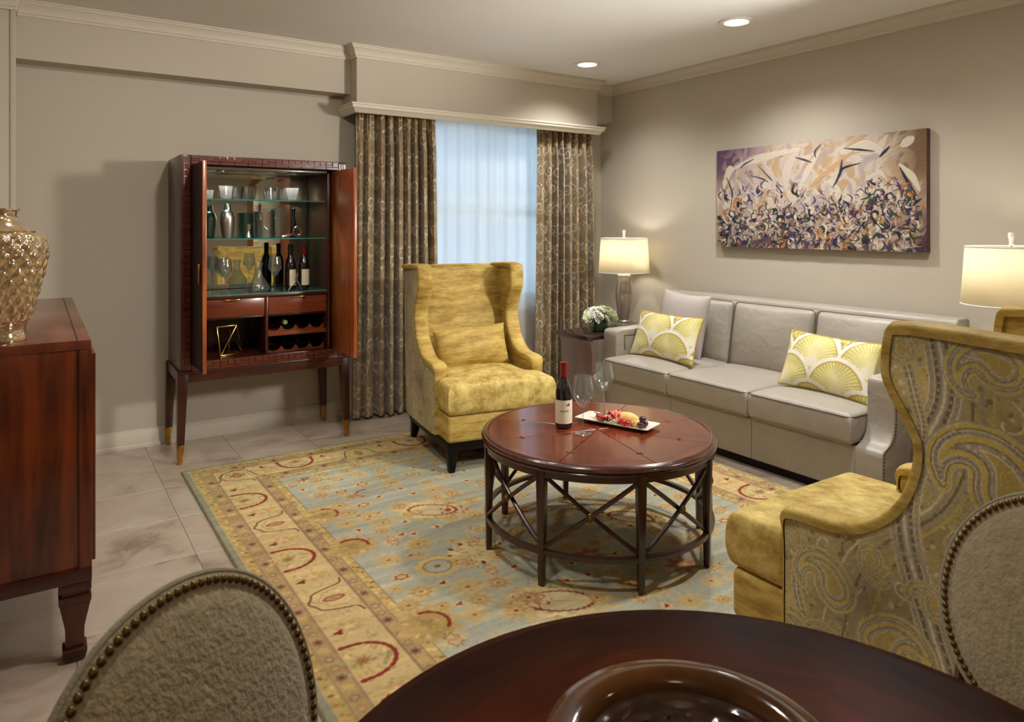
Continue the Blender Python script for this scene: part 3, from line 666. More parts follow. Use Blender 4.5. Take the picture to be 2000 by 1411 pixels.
def curtain(name, x0, x1, label, folds, lead, seed, z0=.018, z1=2.262, yc=4.875, ctop=None):
    cw = (x1-x0)*1.75; c = curtain_canvas(cw, z1-z0); ns = c.nu
    r = np.random.default_rng(seed); t = np.linspace(0, 1, ns); ph = 2*PI*folds*t+.9*np.sin(2*PI*1.3*t+seed)+.5*np.sin(2*PI*2.9*t)
    A = .082*(.55+.45*np.sin(2*PI*1.1*t+seed*2)**2); A = A*(smoothstep(0, .10, t) if lead == 0 else smoothstep(0, .30, 1-t) if lead == 1 else smoothstep(0, .3, t)*.95+.05)
    z = np.linspace(z0, z1, c.nv)[:, None]; q = (z-z0)/(z1-z0)
    amp = A[None, :]*(.42+.58*smoothstep(0, .16, 1-q)); fine = .012*np.sin(2*PI*folds*2.6*t+1)[None, :]*smoothstep(.86, 1, q)
    wob = .018*np.sin(2*PI*q*.8+6*t[None, :])*(1-q)
    X = x0+(x1-x0)*t[None, :]+0*z; X = X+.35*amp*np.cos(ph)[None, :]*(x1-x0)*1.2+(.06*(1-q)*(t[None, :]-.5))+wob*.3
    Y = yc+amp*(1-2*np.abs(np.sin(ph/2))**.75)[None, :]+fine+wob*.4
    o = np_grid(name, np.stack([X, Y, z+0*X], -1), m_curtain, None, c.c)
    md = o.modifiers.new('cloth', 'SOLIDIFY'); md.thickness = .0025
    return tag(o, label, 'curtain', 'patterned drapes')
curtain('drape_curtain', 1.905, 2.545, 'bronze scroll-patterned drape hanging left of the window, behind the cabinet door', 9, 0, 1)
curtain('drape_curtain', 3.515, 4.10, 'bronze scroll-patterned drape hanging right of the window, beside the lamp', 8, 2, 4)
t = np.linspace(0, 1, 300); z = np.linspace(.03, 2.262, 40)[:, None]
X = 2.38+1.32*t[None, :]+0*z; Y = 4.99+.024*np.sin(2*PI*10*t+1.2*np.sin(7*t))[None, :]*(.7+.3*np.cos(z*1.3))+.006*np.sin(2*PI*23*t)[None, :]*(.2+.3*z)
o = np_grid('sheer_curtain', np.stack([X, Y, z+0*X], -1), m_sheer); tag(o, 'white sheer voile curtain glowing with daylight between the drapes', 'curtain')

# ------------------------------------------------------------------ painting on the sofa wall
PW, PH = 1.545, .73
cv = Canvas(PW, PH, .003, (186, 162, 140))
U, V = cv.U/PW, cv.V/PH
def wash(a, col): cv.put((slice(None), slice(None)), a, col)
wash(np.clip(1-np.hypot((U-.45)/.55, (V-.62)/.55), 0, 1)**.6*.9, (204, 186, 172)); wash(smoothstep(.35, 0, U)*smoothstep(.45, 1, V), (98, 62, 96))
wash(smoothstep(.80, 1, U)*smoothstep(.3, .9, V), (120, 92, 62)); wash(smoothstep(.5, 0, V)*.6, (150, 126, 110)); wash(smoothstep(.93, 1.0, U)*smoothstep(.5, 0, V), (78, 44, 62))
cv.noise(.06, (12, 8), 4)
def pst(x, y, a, L, w, col, bend=0, al=.95, tp=True, dh=.004):
    x *= PW; y *= PH; dx, dy = math.cos(a)*L, math.sin(a)*L
    p = [(x-dx/2, y-dy/2), (x-dy*bend, y+dx*bend), (x+dx/2, y+dy/2)]; cv.stroke(catmull(p, 7), w, col, al, dh=dh, taper=tp)
CR, LI, NV, PU, OC, GR, BK, TN = (220, 208, 188), (184, 166, 170), (36, 34, 58), (72, 54, 94), (190, 120, 44), (48, 70, 48), (26, 24, 34), (196, 164, 128)
for q in range(260):
    x, y = rng.uniform(.05, .95), rng.uniform(.42, .98); pst(x, y, rng.uniform(.2, 2.2), rng.uniform(.06, .2), rng.uniform(.03, .07), [CR, LI, TN, (206, 188, 176), (214, 196, 170)][rng.integers(5)], rng.uniform(-.3, .3), .35)
cv.rect(0, .001, 0, .001, CR); wash(smoothstep(.30, 0, U-.02+.35*(1-V))*smoothstep(.55, .95, V)*.8, (96, 58, 92)); wash(smoothstep(.84, .98, U)*smoothstep(.35, .8, V)*.8, (122, 92, 60))
big = [([(.02, .52), (.05, .66), (.10, .80)], .045, CR), ([(.10, .80), (.2, .86), (.32, .90), (.46, .93)], .06, CR), ([(.05, .72), (.08, .80), (.10, .78)], .05, CR), ([(.46, .93), (.40, .75), (.40, .5)], .07, (216, 200, 186)), ([(.66, .86), (.76, .90), (.84, .82)], .075, CR),
       ([(.90, .72), (.945, .62), (.975, .50)], .045, CR), ([(.83, .78), (.92, .90), (.95, .92)], .02, TN), ([(.91, .88), (.95, .93)], .06, CR), ([(.48, .52), (.56, .66), (.66, .80), (.72, .88)], .035, (206, 166, 124)), ([(.56, .9), (.50, .72), (.46, .55)], .05, (220, 206, 190)), ([(.22, .45), (.2, .6), (.14, .72)], .05, LI), ([(.26, .86), (.34, .62), (.38, .48)], .05, (208, 190, 182)),
       ([(.60, .62), (.64, .52), (.63, .36)], .05, CR), ([(.76, .60), (.82, .66), (.88, .55)], .03, CR), ([(.08, .36), (.12, .24), (.16, .06)], .02, CR), ([(.80, .24), (.84, .12), (.82, .02)], .06, CR), ([(.88, .16), (.94, .12), (.98, .14)], .05, (214, 180, 170))]
for pts, w, c in big: cv.stroke([(a*PW, b*PH) for a, b in catmull(pts, 8)], w, c, .95, dh=.006, taper=True)
for a, b, w in (((.14, .80), (.22, .88), .012), ((.44, .86), (.52, .80), .016), ((.54, .84), (.565, .96), .014), ((.67, .90), (.80, .85), .014), ((.82, .80), (.86, .88), .022), ((.90, .70), (.965, .46), .02), ((.24, .82), (.41, .44), .010), ((.20, .72), (.30, .64), .012), ((.33, .33), (.47, .52), .014), ((.355, .35), (.35, .25), .012), ((.50, .58), (.44, .42), .009), ((.06, .72), (.085, .40), .014), ((.62, .56), (.66, .80), .02), ((.66, .70), (.74, .76), .016), ((.84, .42), (.92, .54), .008), ((.42, .60), (.46, .60), .012), ((.27, .58), (.28, .66), .014), ((.88, .62), (.905, .44), .02)):
    cv.stroke([(p[0]*PW, p[1]*PH) for p in catmull([a, ((a[0]+b[0])/2+rng.normal(0, .012), (a[1]+b[1])/2), b], 6)], w, [NV, BK, PU][rng.integers(3)], .95, dh=.005, taper=True)
for q in range(260):
    x = rng.uniform(.03, .95); y = rng.uniform(.22, .62); pst(x, y, rng.choice([.8, 1.2, 1.6, 2.0, 2.4])+rng.normal(0, .2), rng.uniform(.03, .10), rng.uniform(.008, .022), [CR, LI, TN, CR, PU, NV, (150, 120, 130), (214, 196, 176), BK][rng.integers(9)], rng.uniform(-.5, .5), .75)
def crowd_y(x): return (.30+.16*smoothstep(.5, .85, np.float64(x))-.10*smoothstep(.9, 1, np.float64(x)))
for q in range(230):
    x = rng.uniform(.01, .98); y = rng.uniform(.0, 1)**1.3*crowd_y(x)
    cv.blob(x*PW, y*PH, rng.uniform(.012, .035), rng.uniform(.008, .022), [NV, BK, PU, (110, 90, 84), (150, 120, 96), (70, 56, 60), GR, (176, 150, 128), (120, 60, 66)][rng.integers(9)], rng.uniform(0, 3), 3, .25, .8)
for q in range(470):
    x = rng.uniform(.01, .98); y = rng.uniform(0, 1)**1.1*crowd_y(x)*1.25
    c = [CR, CR, LI, TN, (206, 188, 168), NV, BK, PU, OC, (150, 130, 110), (110, 84, 70), GR][rng.integers(12)]
    pst(x, y, rng.choice([.5, .9, 1.3, 1.8, 2.3, 2.7])+rng.normal(0, .2), rng.uniform(.025, .09), rng.uniform(.008, .02), c, rng.uniform(-.5, .5), .93)
for q in range(190):
    x = rng.uniform(.02, .97); y = rng.uniform(.05, 1)*crowd_y(x)*1.25
    pst(x, y, rng.uniform(0, PI), rng.uniform(.02, .06), rng.uniform(.004, .008), [BK, NV, BK][rng.integers(3)], rng.uniform(-.7, .7), .9)
for x, y, r in ((.125, .44, .032),): cv.ring(x*PW, y*PH, r, r*1.2, .016, OC, a0=.2, a1=4.6); cv.blob(x*PW+.006, y*PH-.004, r*.5, r*.8, NV)
for x, y in ((.09, .34), (.22, .31), (.36, .27), (.52, .34), (.60, .30), (.68, .28), (.80, .30), (.78, .52), (.86, .46), (.30, .40), (.44, .30)):
    cv.ring(x*PW, y*PH, rng.uniform(.018, .03), rng.uniform(.02, .032), .008, BK, 0, 0, 0, .95, rng.uniform(0, 3), rng.uniform(3, 6)); cv.blob(x*PW, y*PH, .012, .015, CR)
cv.stroke([(x*PW, y*PH) for x, y in ((.905, .035), (.912, .055), (.915, .03), (.922, .045), (.928, .033), (.934, .045), (.94, .033), (.955, .042))], .004, CR)
cv.c *= .88; y = 3.648-cv.U; z = 1.247+cv.V; relief = .0015*rng.standard_normal(cv.U.shape)*.3+cv.h_*.5
pt = thing('abstract_painting', 'wide unframed abstract painting in cream, purple and navy strokes above the sofa', 'painting', (XW, 0, 0))
np_grid('painted_canvas', np.stack([-.045-relief, y, z], -1), m_canvas, pt, cv.c, flip=True, sharp=180)
MB().box(-.044, -.004, 3.648-PW, 3.648, 1.247, 1.247+PH).build('stretcher', M('canvas_edge', (92, 58, 66), .7, var=.25, vscale=5), pt)

# ------------------------------------------------------------------ sideboard with mercury-glass vase
t = thing('sideboard', 'long polished mahogany sideboard with square collared legs at the left edge', 'sideboard', (-.40, 2.655, 0))
SBW, SBL, SBT = .535, 1.62, 1.035
MB().box(0, SBW, 0, SBL, .262, SBT-.03).build('carcass', m_sidebd, t, bevel=.003)
MB().box(-.004, SBW+.004, -.004, SBL+.004, SBT-.03, SBT).build('top', m_sidetop, t, bevel=.002)
MB().box(SBW-.036, SBW-.032, 0, SBL, SBT-.0005, SBT+.0006).build('inlay_line', m_dark, t)
MB().box(SBW-.03, SBW+.006, -.006, .02, .30, SBT-.03).build('corner_stile', m_sidebd, t, bevel=.002)
MB().box(-.004, SBW+.006, -.008, .02, .262, .305).build('plinth_rail', m_mahog_x, t, bevel=.002)
for k in range(3):
    d = MB().box(SBW, SBW+.018, .03+k*.53, .03+k*.53+.50, .31, SBT-.05).build('door', m_sidebd, t, bevel=.002)
    MB().box(SBW+.018, SBW+.021, .08+k*.53, .086+k*.53, .62, .72).build('edge_pull', m_brass, d)
for lx in (.045, SBW-.040):
    for ly in (.042, SBL-.045):
        m = MB()
        for z0, h0, z1, h1 in ((.262, .045, .232, .045), (.232, .037, .218, .037), (.218, .045, .196, .045), (.196, .043, .11, .027), (.11, .027, .045, .025), (.045, .034, .03, .034), (.03, .034, .002, .028)):
            m.frust((lx, ly, z1), (h1, h1), (lx, ly, z0), (h0, h0))
        m.build('leg', m_mahog, t, bevel=.002)
t = thing('quilted_glass_vase', 'large amber mercury-glass vase with quilted body on the sideboard', 'vase', (-.118, 2.79, SBT+.001))
prof = [(.0, 0), (.086, 0), (.088, .012), (.084, .022), (.082, .04), (.085, .047), (.088, .058)]
body = catmull([(.088, .058), (.105, .12), (.128, .21), (.139, .275), (.131, .325), (.108, .345)], 24)
n = 216; P = []
for i, (r, z) in enumerate(body):
    row = []
    for k in range(n+1):
        a = 2*PI*k/n; s = z/.030; e = .0075*(abs(math.sin(9*a+s*PI/2))*abs(math.sin(9*a-s*PI/2)))**.8*min(1, i/6, (len(body)-i)/6)
        row.append(((r+e)*math.cos(a), (r+e)*math.sin(a), z))
    P.append(row)
MB().lathe(prof, 64, cap0=False, cap1=False).build('foot', m_mercury, t)
MB().grid(P).build('body', m_mercury, t, sharp=60)
MB().lathe([(.108, .345), (.109, .349), (.096, .356), (.076, .37), (.063, .385), (.057, .400), (.059, .412), (.066, .416), (.066, .420), (.060, .422), (.053, .418), (.050, .40), (.058, .375), (.09, .35)], 64, cap0=False, cap1=False).build('neck', m_mercury, t)

# ------------------------------------------------------------------ bar cabinet on stand
CX0, CX1, CY0, CY1, CZ0, CZ1 = .69, 1.70, 4.55, 5.02, .54, 1.825
cab = thing('bar_cabinet', 'tall dark mahogany bar cabinet on tapered legs with open doors and mirrored glass shelves', 'cabinet', (0, 0, 0))
IX0, IX1 = .80, 1.585                      # liner walls of the display space
YF = CY0+.012
def cb(name, boxes, mat, bevel=.002, parent=cab):
    m = MB()
    for b in boxes: m.box(*b)
    return m.build(name, mat, parent, bevel=bevel)
cb('side_panel', [(CX0, CX0+.022, CY0, CY1, CZ0, CZ1)], m_mahog); cb('side_panel', [(CX1-.022, CX1, CY0, CY1, CZ0, CZ1)], m_mahog)
cb('top_panel', [(CX0+.022, CX1-.022, CY0, CY1, CZ1-.022, CZ1)], m_mahog_x); cb('bottom_panel', [(CX0+.022, CX1-.022, CY0+.02, CY1, CZ0, CZ0+.05)], m_mahog_x)
cb('back_panel', [(CX0+.022, CX1-.022, CY1-.014, CY1, CZ0+.05, CZ1-.022)], m_mahog)
cb('soffit_panel', [(IX0, IX1, CY0+.03, CY1-.014, CZ1-.075, CZ1-.06)], M('soffit_lacquer', (120, 108, 90), .25, coat=.5))
cb('liner', [(IX0-.016, IX0, CY0+.02, CY1-.014, CZ0+.05, CZ1-.075)], m_mahog); cb('liner', [(IX1, IX1+.016, CY0+.02, CY1-.014, CZ0+.05, CZ1-.075)], m_mahog)
cb('mirror_back', [(IX0+.002, IX1-.002, CY1-.022, CY1-.015, .985, CZ1-.076)], m_mirror, 0)
# face frame with fretwork
FW = .056
cb('stile', [(CX0, CX0+FW, CY0-.012, CY0, CZ0, CZ1)], m_mahog); cb('stile', [(CX1-FW, CX1, CY0-.012, CY0, CZ0, CZ1)], m_mahog)
cb('rail', [(CX0+FW, CX1-FW, CY0-.012, CY0, CZ1-FW, CZ1)], m_mahog_x); cb('rail', [(CX0+FW, CX1-FW, CY0-.012, CY0+.02, CZ0, CZ0+FW)], m_mahog_x)
def fret(mb, o, ax, L, w):            # interlocking raised strips along a rail of length L
    n = int(L/.075); s = L/n; y0, y1 = CY0-.016, CY0-.011
    def bx(a0, a1, b0, b1):
        if ax == 'x': mb.box(o[0]+a0, o[0]+a1, y0, y1, o[1]+b0, o[1]+b1)
        else: mb.box(o[0]+b0, o[0]+b1, y0, y1, o[1]+a0, o[1]+a1)
    g = .004; h = (w-.014)/3
    for k in range(n):
        a = k*s; fl_ = k % 2
        bx(a+g/2, a+s-g/2, .004, .004+h); bx(a+g/2+s/2*fl_, a+s/2-g/2+s/2*fl_, .004+h+g*.7, .004+2*h); bx(a+s/2+g-s/2*fl_, a+s-g/2-s/2*fl_, .004+h+g*.7, w-.004); bx(a+g/2+s/2*fl_, a+s/2-g/2+s/2*fl_, .004+2*h+g*.7, w-.004)
mb = MB(); fret(mb, (CX0, CZ0+.01), 'z', CZ1-CZ0-.02, FW); fret(mb, (CX1-FW, CZ0+.01), 'z', CZ1-CZ0-.02, FW); fret(mb, (CX0+FW, CZ1-FW), 'x', CX1-CX0-2*FW, FW); fret(mb, (CX0+FW, CZ0), 'x', CX1-CX0-2*FW, FW)
mb.build('fretwork', wood('fretwork_mahogany', (58, 22, 14), (112, 48, 28), 'x'), cab, bevel=.001, seg=1)
# pocket doors, pulled out about a foot
for x, hx in ((.757, -1), (1.628, 1)):
    dy0 = 4.185
    d = cb('door', [(x-.011, x+.011, dy0, dy0+.47, CZ0+.045, CZ1-.06)], m_door, .002)
    sk = x+hx*.0135; cb('outer_veneer', [(min(sk, x+hx*.011), max(sk, x+hx*.011), dy0+.004, dy0+.466, CZ0+.05, CZ1-.065)], m_door_out, 0, d)
    m = MB(); xx = x+hx*.0135
    m.box(min(xx, xx+hx*.012), max(xx, xx+hx*.012), dy0+.045, dy0+.053, 1.08, 1.19); m.build('handle', m_brass, d, bevel=.002)
# glass shelves
for z in (1.565, 1.322):
    s = cb('glass_shelf', [(IX0+.002, IX1-.002, CY0+.06, CY1-.024, z-.004, z+.004)], m_shelf, 0)
    cb('polished_edge', [(IX0+.002, IX1-.002, CY0+.057, CY0+.0605, z-.004, z+.004)], m_shelfedge, 0, s)
s = cb('counter_panel', [(IX0, IX1, CY0+.03, CY1-.015, .955, .974)], m_mahog_x)
c_ = cb('glass_counter', [(IX0+.002, IX1-.002, CY0+.032, CY1-.024, .9745, .981)], M('back_painted_glass', (112, 128, 122), .06, coat=1.0), 0, s)
cb('polished_edge', [(IX0+.002, IX1-.002, CY0+.029, CY0+.0325, .9745, .981)], m_shelfedge, 0, s)
# drawers and lower bays
XD = 1.196
cb('divider', [(XD-.009, XD+.009, CY0+.035, CY1-.015, CZ0+.05, .955)], m_mahog)
cb('shelf_board', [(IX0, XD-.009, CY0+.05, CY1-.015, .828, .838)], m_mahog_x); cb('shelf_board', [(XD+.009, IX1, CY0+.05, CY1-.015, .828, .838)], m_mahog_x)
for a, b, hx in ((IX0+.003, XD-.012, .985), (XD+.012, IX1-.003, 1.40)):
    d = cb('drawer', [(a, b, CY0+.04, CY0+.40, .840, .951)], m_drawer)
    cb('drawer_pull', [(hx-.045, hx+.045, CY0+.022, CY0+.042, .944, .950)], m_gold, .001, d)
cb('rack_shelf', [(XD+.009, IX1, CY0+.05, CY1-.015, .700, .722)], m_drawer)
for z in (.722, .592):
    m = MB(); poly = [(XD+.009, z)]; k = 4; w = (IX1-XD-.018)/k
    for q in range(k):
        x0 = XD+.009+q*w; poly += [(x0, z+.035), (x0+.012, z+.035)]+[(x0+w/2-.040*math.cos(a), z+.035-.028*math.sin(a)) for a in np.linspace(0, PI, 9)]+[(x0+w-.012, z+.035)]
    poly += [(IX1-.009, z+.035), (IX1-.009, z)]
    for y in (CY0+.075, CY0+.33): MB().prism(poly, y, y+.018, 'y').build('bottle_cradle', m_drawer, cab)
cb('bay_back', [(IX0, IX1, CY1-.03, CY1-.024, CZ0+.05, .95)], m_mahog)
# stand
cb('apron', [(CX0-.012, CX1+.012, CY0-.022, CY0-.002, CZ0-.062, CZ0-.0005)], m_mahog_x); cb('apron', [(CX0-.012, CX1+.012, CY1-.02, CY1, CZ0-.062, CZ0-.0005)], m_mahog_x)
cb('apron', [(CX0-.012, CX0+.01, CY0-.002, CY1-.02, CZ0-.062, CZ0-.0005)], m_mahog_y); cb('apron', [(CX1-.01, CX1+.012, CY0-.002, CY1-.02, CZ0-.062, CZ0-.0005)], m_mahog_y)
cb('stand_lip', [(CX0-.018, CX1+.018, CY0-.028, CY0-.012, CZ0-.012, CZ0+.004)], m_mahog_x)
for lx, bx in ((CX0+.012, CX0-.004), (CX1-.012, CX1+.006)):
    for ly, by in ((CY0+.006, CY0-.004), (CY1-.024, CY1-.018)):
        lg = MB().frust((bx*.78+lx*.22, by*.78+ly*.22, .112), (.0195, .0195), (lx, ly, CZ0-.002), (.029, .029)).build('leg', m_mahog, cab, bevel=.003)
        MB().frust((bx, by, 0.001), (.013, .013), (bx*.78+lx*.22, by*.78+ly*.22, .113), (.0205, .0205)).build('brass_cap', m_brass, lg, bevel=.003)
for x in (.95, 1.40):
    p = MB().lathe([(.03, -.001), (.03, -.006), (.022, -.008), (.0, -.006)], 20).build('puck_light', m_steel, cab, loc=(x, CY0+.16, CZ1-.0755))
    l = bpy.data.lights.new('puck', 'SPOT'); l.energy = 20; l.color = (1, .95, .86); l.spot_size = math.radians(100); l.spot_blend = .6; l.shadow_soft_size = .02
    lo = bpy.data.objects.new('puck_spot', l); COL.objects.link(lo); lo.parent = cab; lo.location = (x, CY0+.16, CZ1-.09)

# things standing in the cabinet
def RX_(px, y):                    # x on a ray through the photo column px at depth y
    dx = (px-1000)/1383; a = math.atan(923/1383); return y*(math.cos(a)*dx+math.sin(a))/(math.cos(a)-math.sin(a)*dx)
S1, S2, S3 = 1.5695, 1.3265, .9815
mb = MB(); nn = 16; P = []
for r, z in ((.0, .010), (.022, .010), (.029, .014), (.0405, .085), (.0425, .085), (.033, .012), (.031, .002), (.0, .002)):
    P.append([((r if k % 2 or z > .08 else r*.95)*math.cos(2*PI*k/nn), (r if k % 2 or z > .08 else r*.95)*math.sin(2*PI*k/nn), z) for k in range(nn)])
tum = mb.grid(P, closeu=True).build('cut_tumbler', m_cut, None, sharp=20)
spots = [(441, 4.70, 'leftmost on the top shelf, beside the left door'), (463, 4.80, 'second from the left on the top shelf, set back'), (488, 4.70, 'alone in the middle of the top shelf'), (530, 4.72, 'fourth from the left on the top shelf'), (553, 4.82, 'behind the two right-hand tumblers on the top shelf'), (571, 4.72, 'rightmost on the top shelf')]
for i, (px, y, lb) in enumerate(spots):
    o = tum if i == 0 else tum.copy()
    if i: COL.objects.link(o)
    place(o, (RX_(px, y), y, S1), .2*i); tag(o, 'faceted clear glass tumbler, '+lb, 'tumbler', 'tumblers on the top shelf')
def lathe_thing(name, label, cat, loc, prof, mat, n=32, group=None, parts=(), rotz=0, **k):
    if not parts:
        o = MB().lathe(prof, n, **k).build(name, mat, None, loc=loc); return tag(o, label, cat, group)
    t = thing(name, label, cat, loc, rotz, group); MB().lathe(prof, n, **k).build('body', mat, t)
    for nm, pr, m in parts: MB().lathe(pr, n).build(nm, m, t)
    return t
lathe_thing('cocktail_shaker', 'tall tapered steel cocktail shaker on the middle glass shelf', 'shaker', (RX_(444, 4.72), 4.72, S2), [(0, 0), (.031, 0), (.032, .004)]+[tuple(p) for p in catmull([(.032, .004), (.039, .05), (.044, .10), (.043, .135), (.033, .165), (.021, .178)], 6)], m_steel,
            parts=[('cap', [(.0215, .178), (.0215, .182), (.019, .215), (.017, .219), (0, .219)], m_steel)])
lathe_thing('bar_jigger', 'small double-ended steel jigger next to the cocktail shaker', 'jigger', (RX_(485, 4.68), 4.68, S2), [(0, 0), (.017, 0), (.019, .004), (.009, .04), (.009, .044), (.021, .088), (.0195, .088), (.007, .046), (0, .045)], m_steel, 24)
t = thing('ice_bucket', 'brushed steel ice bucket with ring handles on the middle shelf', 'bucket', (RX_(516, 4.76), 4.76, S2))
MB().lathe([(0, 0), (.062, 0), (.064, .004), (.068, .165), (.070, .168), (.067, .169), (.065, .165), (.060, .006), (0, .006)], 40).build('body', m_steel, t)
for s in (-1, 1):
    a = -2.2 if s < 0 else .3
    MB().tube([(.074*math.cos(a)+.0*q, .074*math.sin(a)+.016*math.cos(q), .125+.016*math.sin(q)) for q in np.linspace(0, 2*PI, 17)[:-1]], .003, 6, True).build('ring_handle', m_steel, t)
MB().tube([(-.062, -.03, .12), (0, -.08, .055), (.07, -.035, .02)], .0015, 6).build('tong_wire', m_steel, t)
t = thing('ribbed_wine_chiller', 'pale ribbed glass carafe standing right of the ice bucket', 'carafe', (RX_(547, 4.86), 4.86, S2))
P = [[((r+.0015*(k % 2))*math.cos(2*PI*k/48), (r+.0015*(k % 2))*math.sin(2*PI*k/48), z) for k in range(48)] for r, z in ((.0, .003), (.036, 0), (.038, .01), (.040, .12), (.041, .19), (.040, .20))]
MB().grid(P, closeu=True).build('body', m_crystal, t)
lathe_thing('bitters_bottle', 'slim dark bottle with black stopper at the right of the middle shelf', 'bottle', (RX_(573, 4.74), 4.74, S2), [(0, 0), (.016, 0), (.0175, .003), (.0175, .10), (.011, .14), (.0095, .165)], m_bottle, 24, parts=[('stopper', [(.011, .165), (.012, .168), (.012, .192), (.009, .196), (0, .196)], m_capsule_k)])
t = thing('bar_strainer', 'steel coil cocktail strainer lying at the right end of the middle shelf', 'strainer', (RX_(582, 4.665), 4.665, S2+.0035), .3)
MB().tube([(.033*math.cos(a), .006, .036+.033*math.sin(a)) for a in np.linspace(0, 2*PI, 25)[:-1]], .004, 6, True).tube([(.024*math.cos(a), .006, .036+.024*math.sin(a)) for a in np.linspace(0, 2*PI, 25)[:-1]], .003, 6, True).build('coil', m_steel, t)
MB().bar((-.026, .006, .02), (-.12, .0, .003), .008, .016).build('handle', m_steel, t, bevel=.002)
mb = MB().lathe([(0, .004), (.012, .003), (.031, .002), (.031, 0), (0, 0)], 24, (RX_(415, 4.74), 4.74, S1))
# stemware
def wineglass(name, label, loc, h=.245, r=.046, group='wine glasses'):
    k = h/.245; q = r/.046
    t = thing(name, label, 'wine glass', loc, 0, group)
    MB().lathe([(0, .0), (.036*q, .0), (.036*q, .0015), (.012*q, .006), (.0045, .012*k)], 32).build('foot', m_crystal, t)
    MB().lathe([(.0045, .012*k), (.0038, .05*k), (.0038, .095*k), (.006, .104*k)], 16, cap0=False, cap1=False).build('stem', m_crystal, t)
    bowl = [(.006, .104*k), (.017*q, .118*k), (.033*q, .142*k), (.0445*q, .160*k), (.046*q, .172*k), (.043*q, .20*k), (.0375*q, .235*k), (.036*q, .245*k)]
    MB().lathe([(.0, .106*k)]+bowl+[(.035*q, .2448*k)]+[(a-.0016, b+.001) for a, b in bowl[::-1][1:-1]]+[(.0, .1085*k)], 40).build('bowl', m_crystal, t)
    return t
wineglass('wine_glass', 'clear wine glass at the left end of the cabinet counter', (RX_(440, 4.68), 4.68, S3), .215, .042)
wineglass('wine_glass', 'clear wine glass between the decanter and the dark bottles in the cabinet', (RX_(537, 4.66), 4.66, S3), .225, .042)
wineglass('wine_glass', 'clear wine glass set back behind the leftmost one in the cabinet', (RX_(433, 4.85), 4.85, S3), .215, .042)
dec = [(0, .002), (.052, .0), (.060, .004), (.070, .022), (.068, .036), (.050, .062), (.031, .092), (.021, .125), (.020, .150), (.028, .182), (.029, .184)]
lathe_thing('wine_decanter', 'clear glass wine decanter with flared neck on the cabinet counter', 'decanter', (RX_(505, 4.70), 4.70, S3), dec+[(a-.002, b+.002) for a, b in dec[::-1][1:]], m_crystal, 40, group=None)
def bottle(name, label, loc, cap, h=.29, r=.0375, rot=0, writing=None, mark=False, lab=(.03, .135), lw=1.35):
    t = thing(name, label, 'wine bottle', loc, rot, 'wine bottles')
    k = h/.29
    MB().lathe([(0, .004), (.030, 0), (r, .006), (r, .145*k), (r*.97, .165*k), (r*.78, .19*k), (.0165, .214*k), (.0148, .225*k), (.0148, .288*k), (0, .289*k)], 40).build('glass_body', m_bottle, t)
    MB().lathe([(.0156, .226*k), (.0158, .282*k), (.0166, .284*k), (.0166, .2905*k), (.0, .2912*k)], 28).build('capsule', cap, t)
    P = [[((r+.0005)*math.cos(a), (r+.0005)*math.sin(a), z) for a in np.linspace(-PI/2-lw, -PI/2+lw, 28)] for z in np.linspace(lab[0], lab[1], 6)]
    lo = MB().grid(P).build('paper_label', m_label, t)
    if writing:
        for txt, sz, zc, off in writing:
            fc = bpy.data.curves.new('lettering', 'FONT'); fc.body = txt; fc.size = sz; fc.align_x = 'CENTER'
            fo = bpy.data.objects.new('lettering', fc); COL.objects.link(fo); bpy.context.view_layer.update()
            me = bpy.data.meshes.new_from_object(fo.evaluated_get(bpy.context.evaluated_depsgraph_get())); bpy.data.objects.remove(fo)
            for v in me.vertices:
                a = -PI/2+v.co.x/r+off; z = v.co.y; v.co = ((r+.0010)*math.cos(a), (r+.0010)*math.sin(a), zc+z)
            finish('lettering', me, m_ink, lo, None)
    if mark:
        pts = [(-.012, .002), (-.002, .0035), (.004, .007), (.008, .012), (.010, .009), (.009, .003), (.011, -.001), (.006, -.003), (.0, -.0015)]
        mm = MB(); mm.add([((r+.0011)*math.cos(-PI/2+x/r+mark), (r+.0011)*math.sin(-PI/2+x/r+mark), .106+z) for x, z in pts], [tuple(range(len(pts)))]); mm.build('bird_emblem', m_red_ink, lo)
    return t
bottle('wine_bottle', 'dark wine bottle with black capsule, left of the pair on the cabinet counter', (RX_(567, 4.70), 4.70, S3), m_capsule_k, .30, .036, .35, lw=.75)
bottle('wine_bottle', 'dark wine bottle with red capsule, right of the pair on the cabinet counter', (RX_(593, 4.70), 4.70, S3), m_capsule, .295, .036, .3, lw=.95)
t = thing('folding_corkscrew', 'steel folding corkscrew opened like a tripod in front of the bottles', 'corkscrew', (RX_(577, 4.625), 4.625, S3))
MB().tube([(-.045, 0, .003), (-.012, 0, .055), (.0, 0, .065)], .0035, 8).build('arm', m_steel, t); MB().tube([(.04, .005, .003), (.022, .0, .05), (.006, 0, .066)], .0035, 8).build('arm', m_steel, t); MB().tube([(.0, .012, .06), (.008, .0, .085), (.014, 0, .115)], .005, 8).build('grip', m_steel, t)
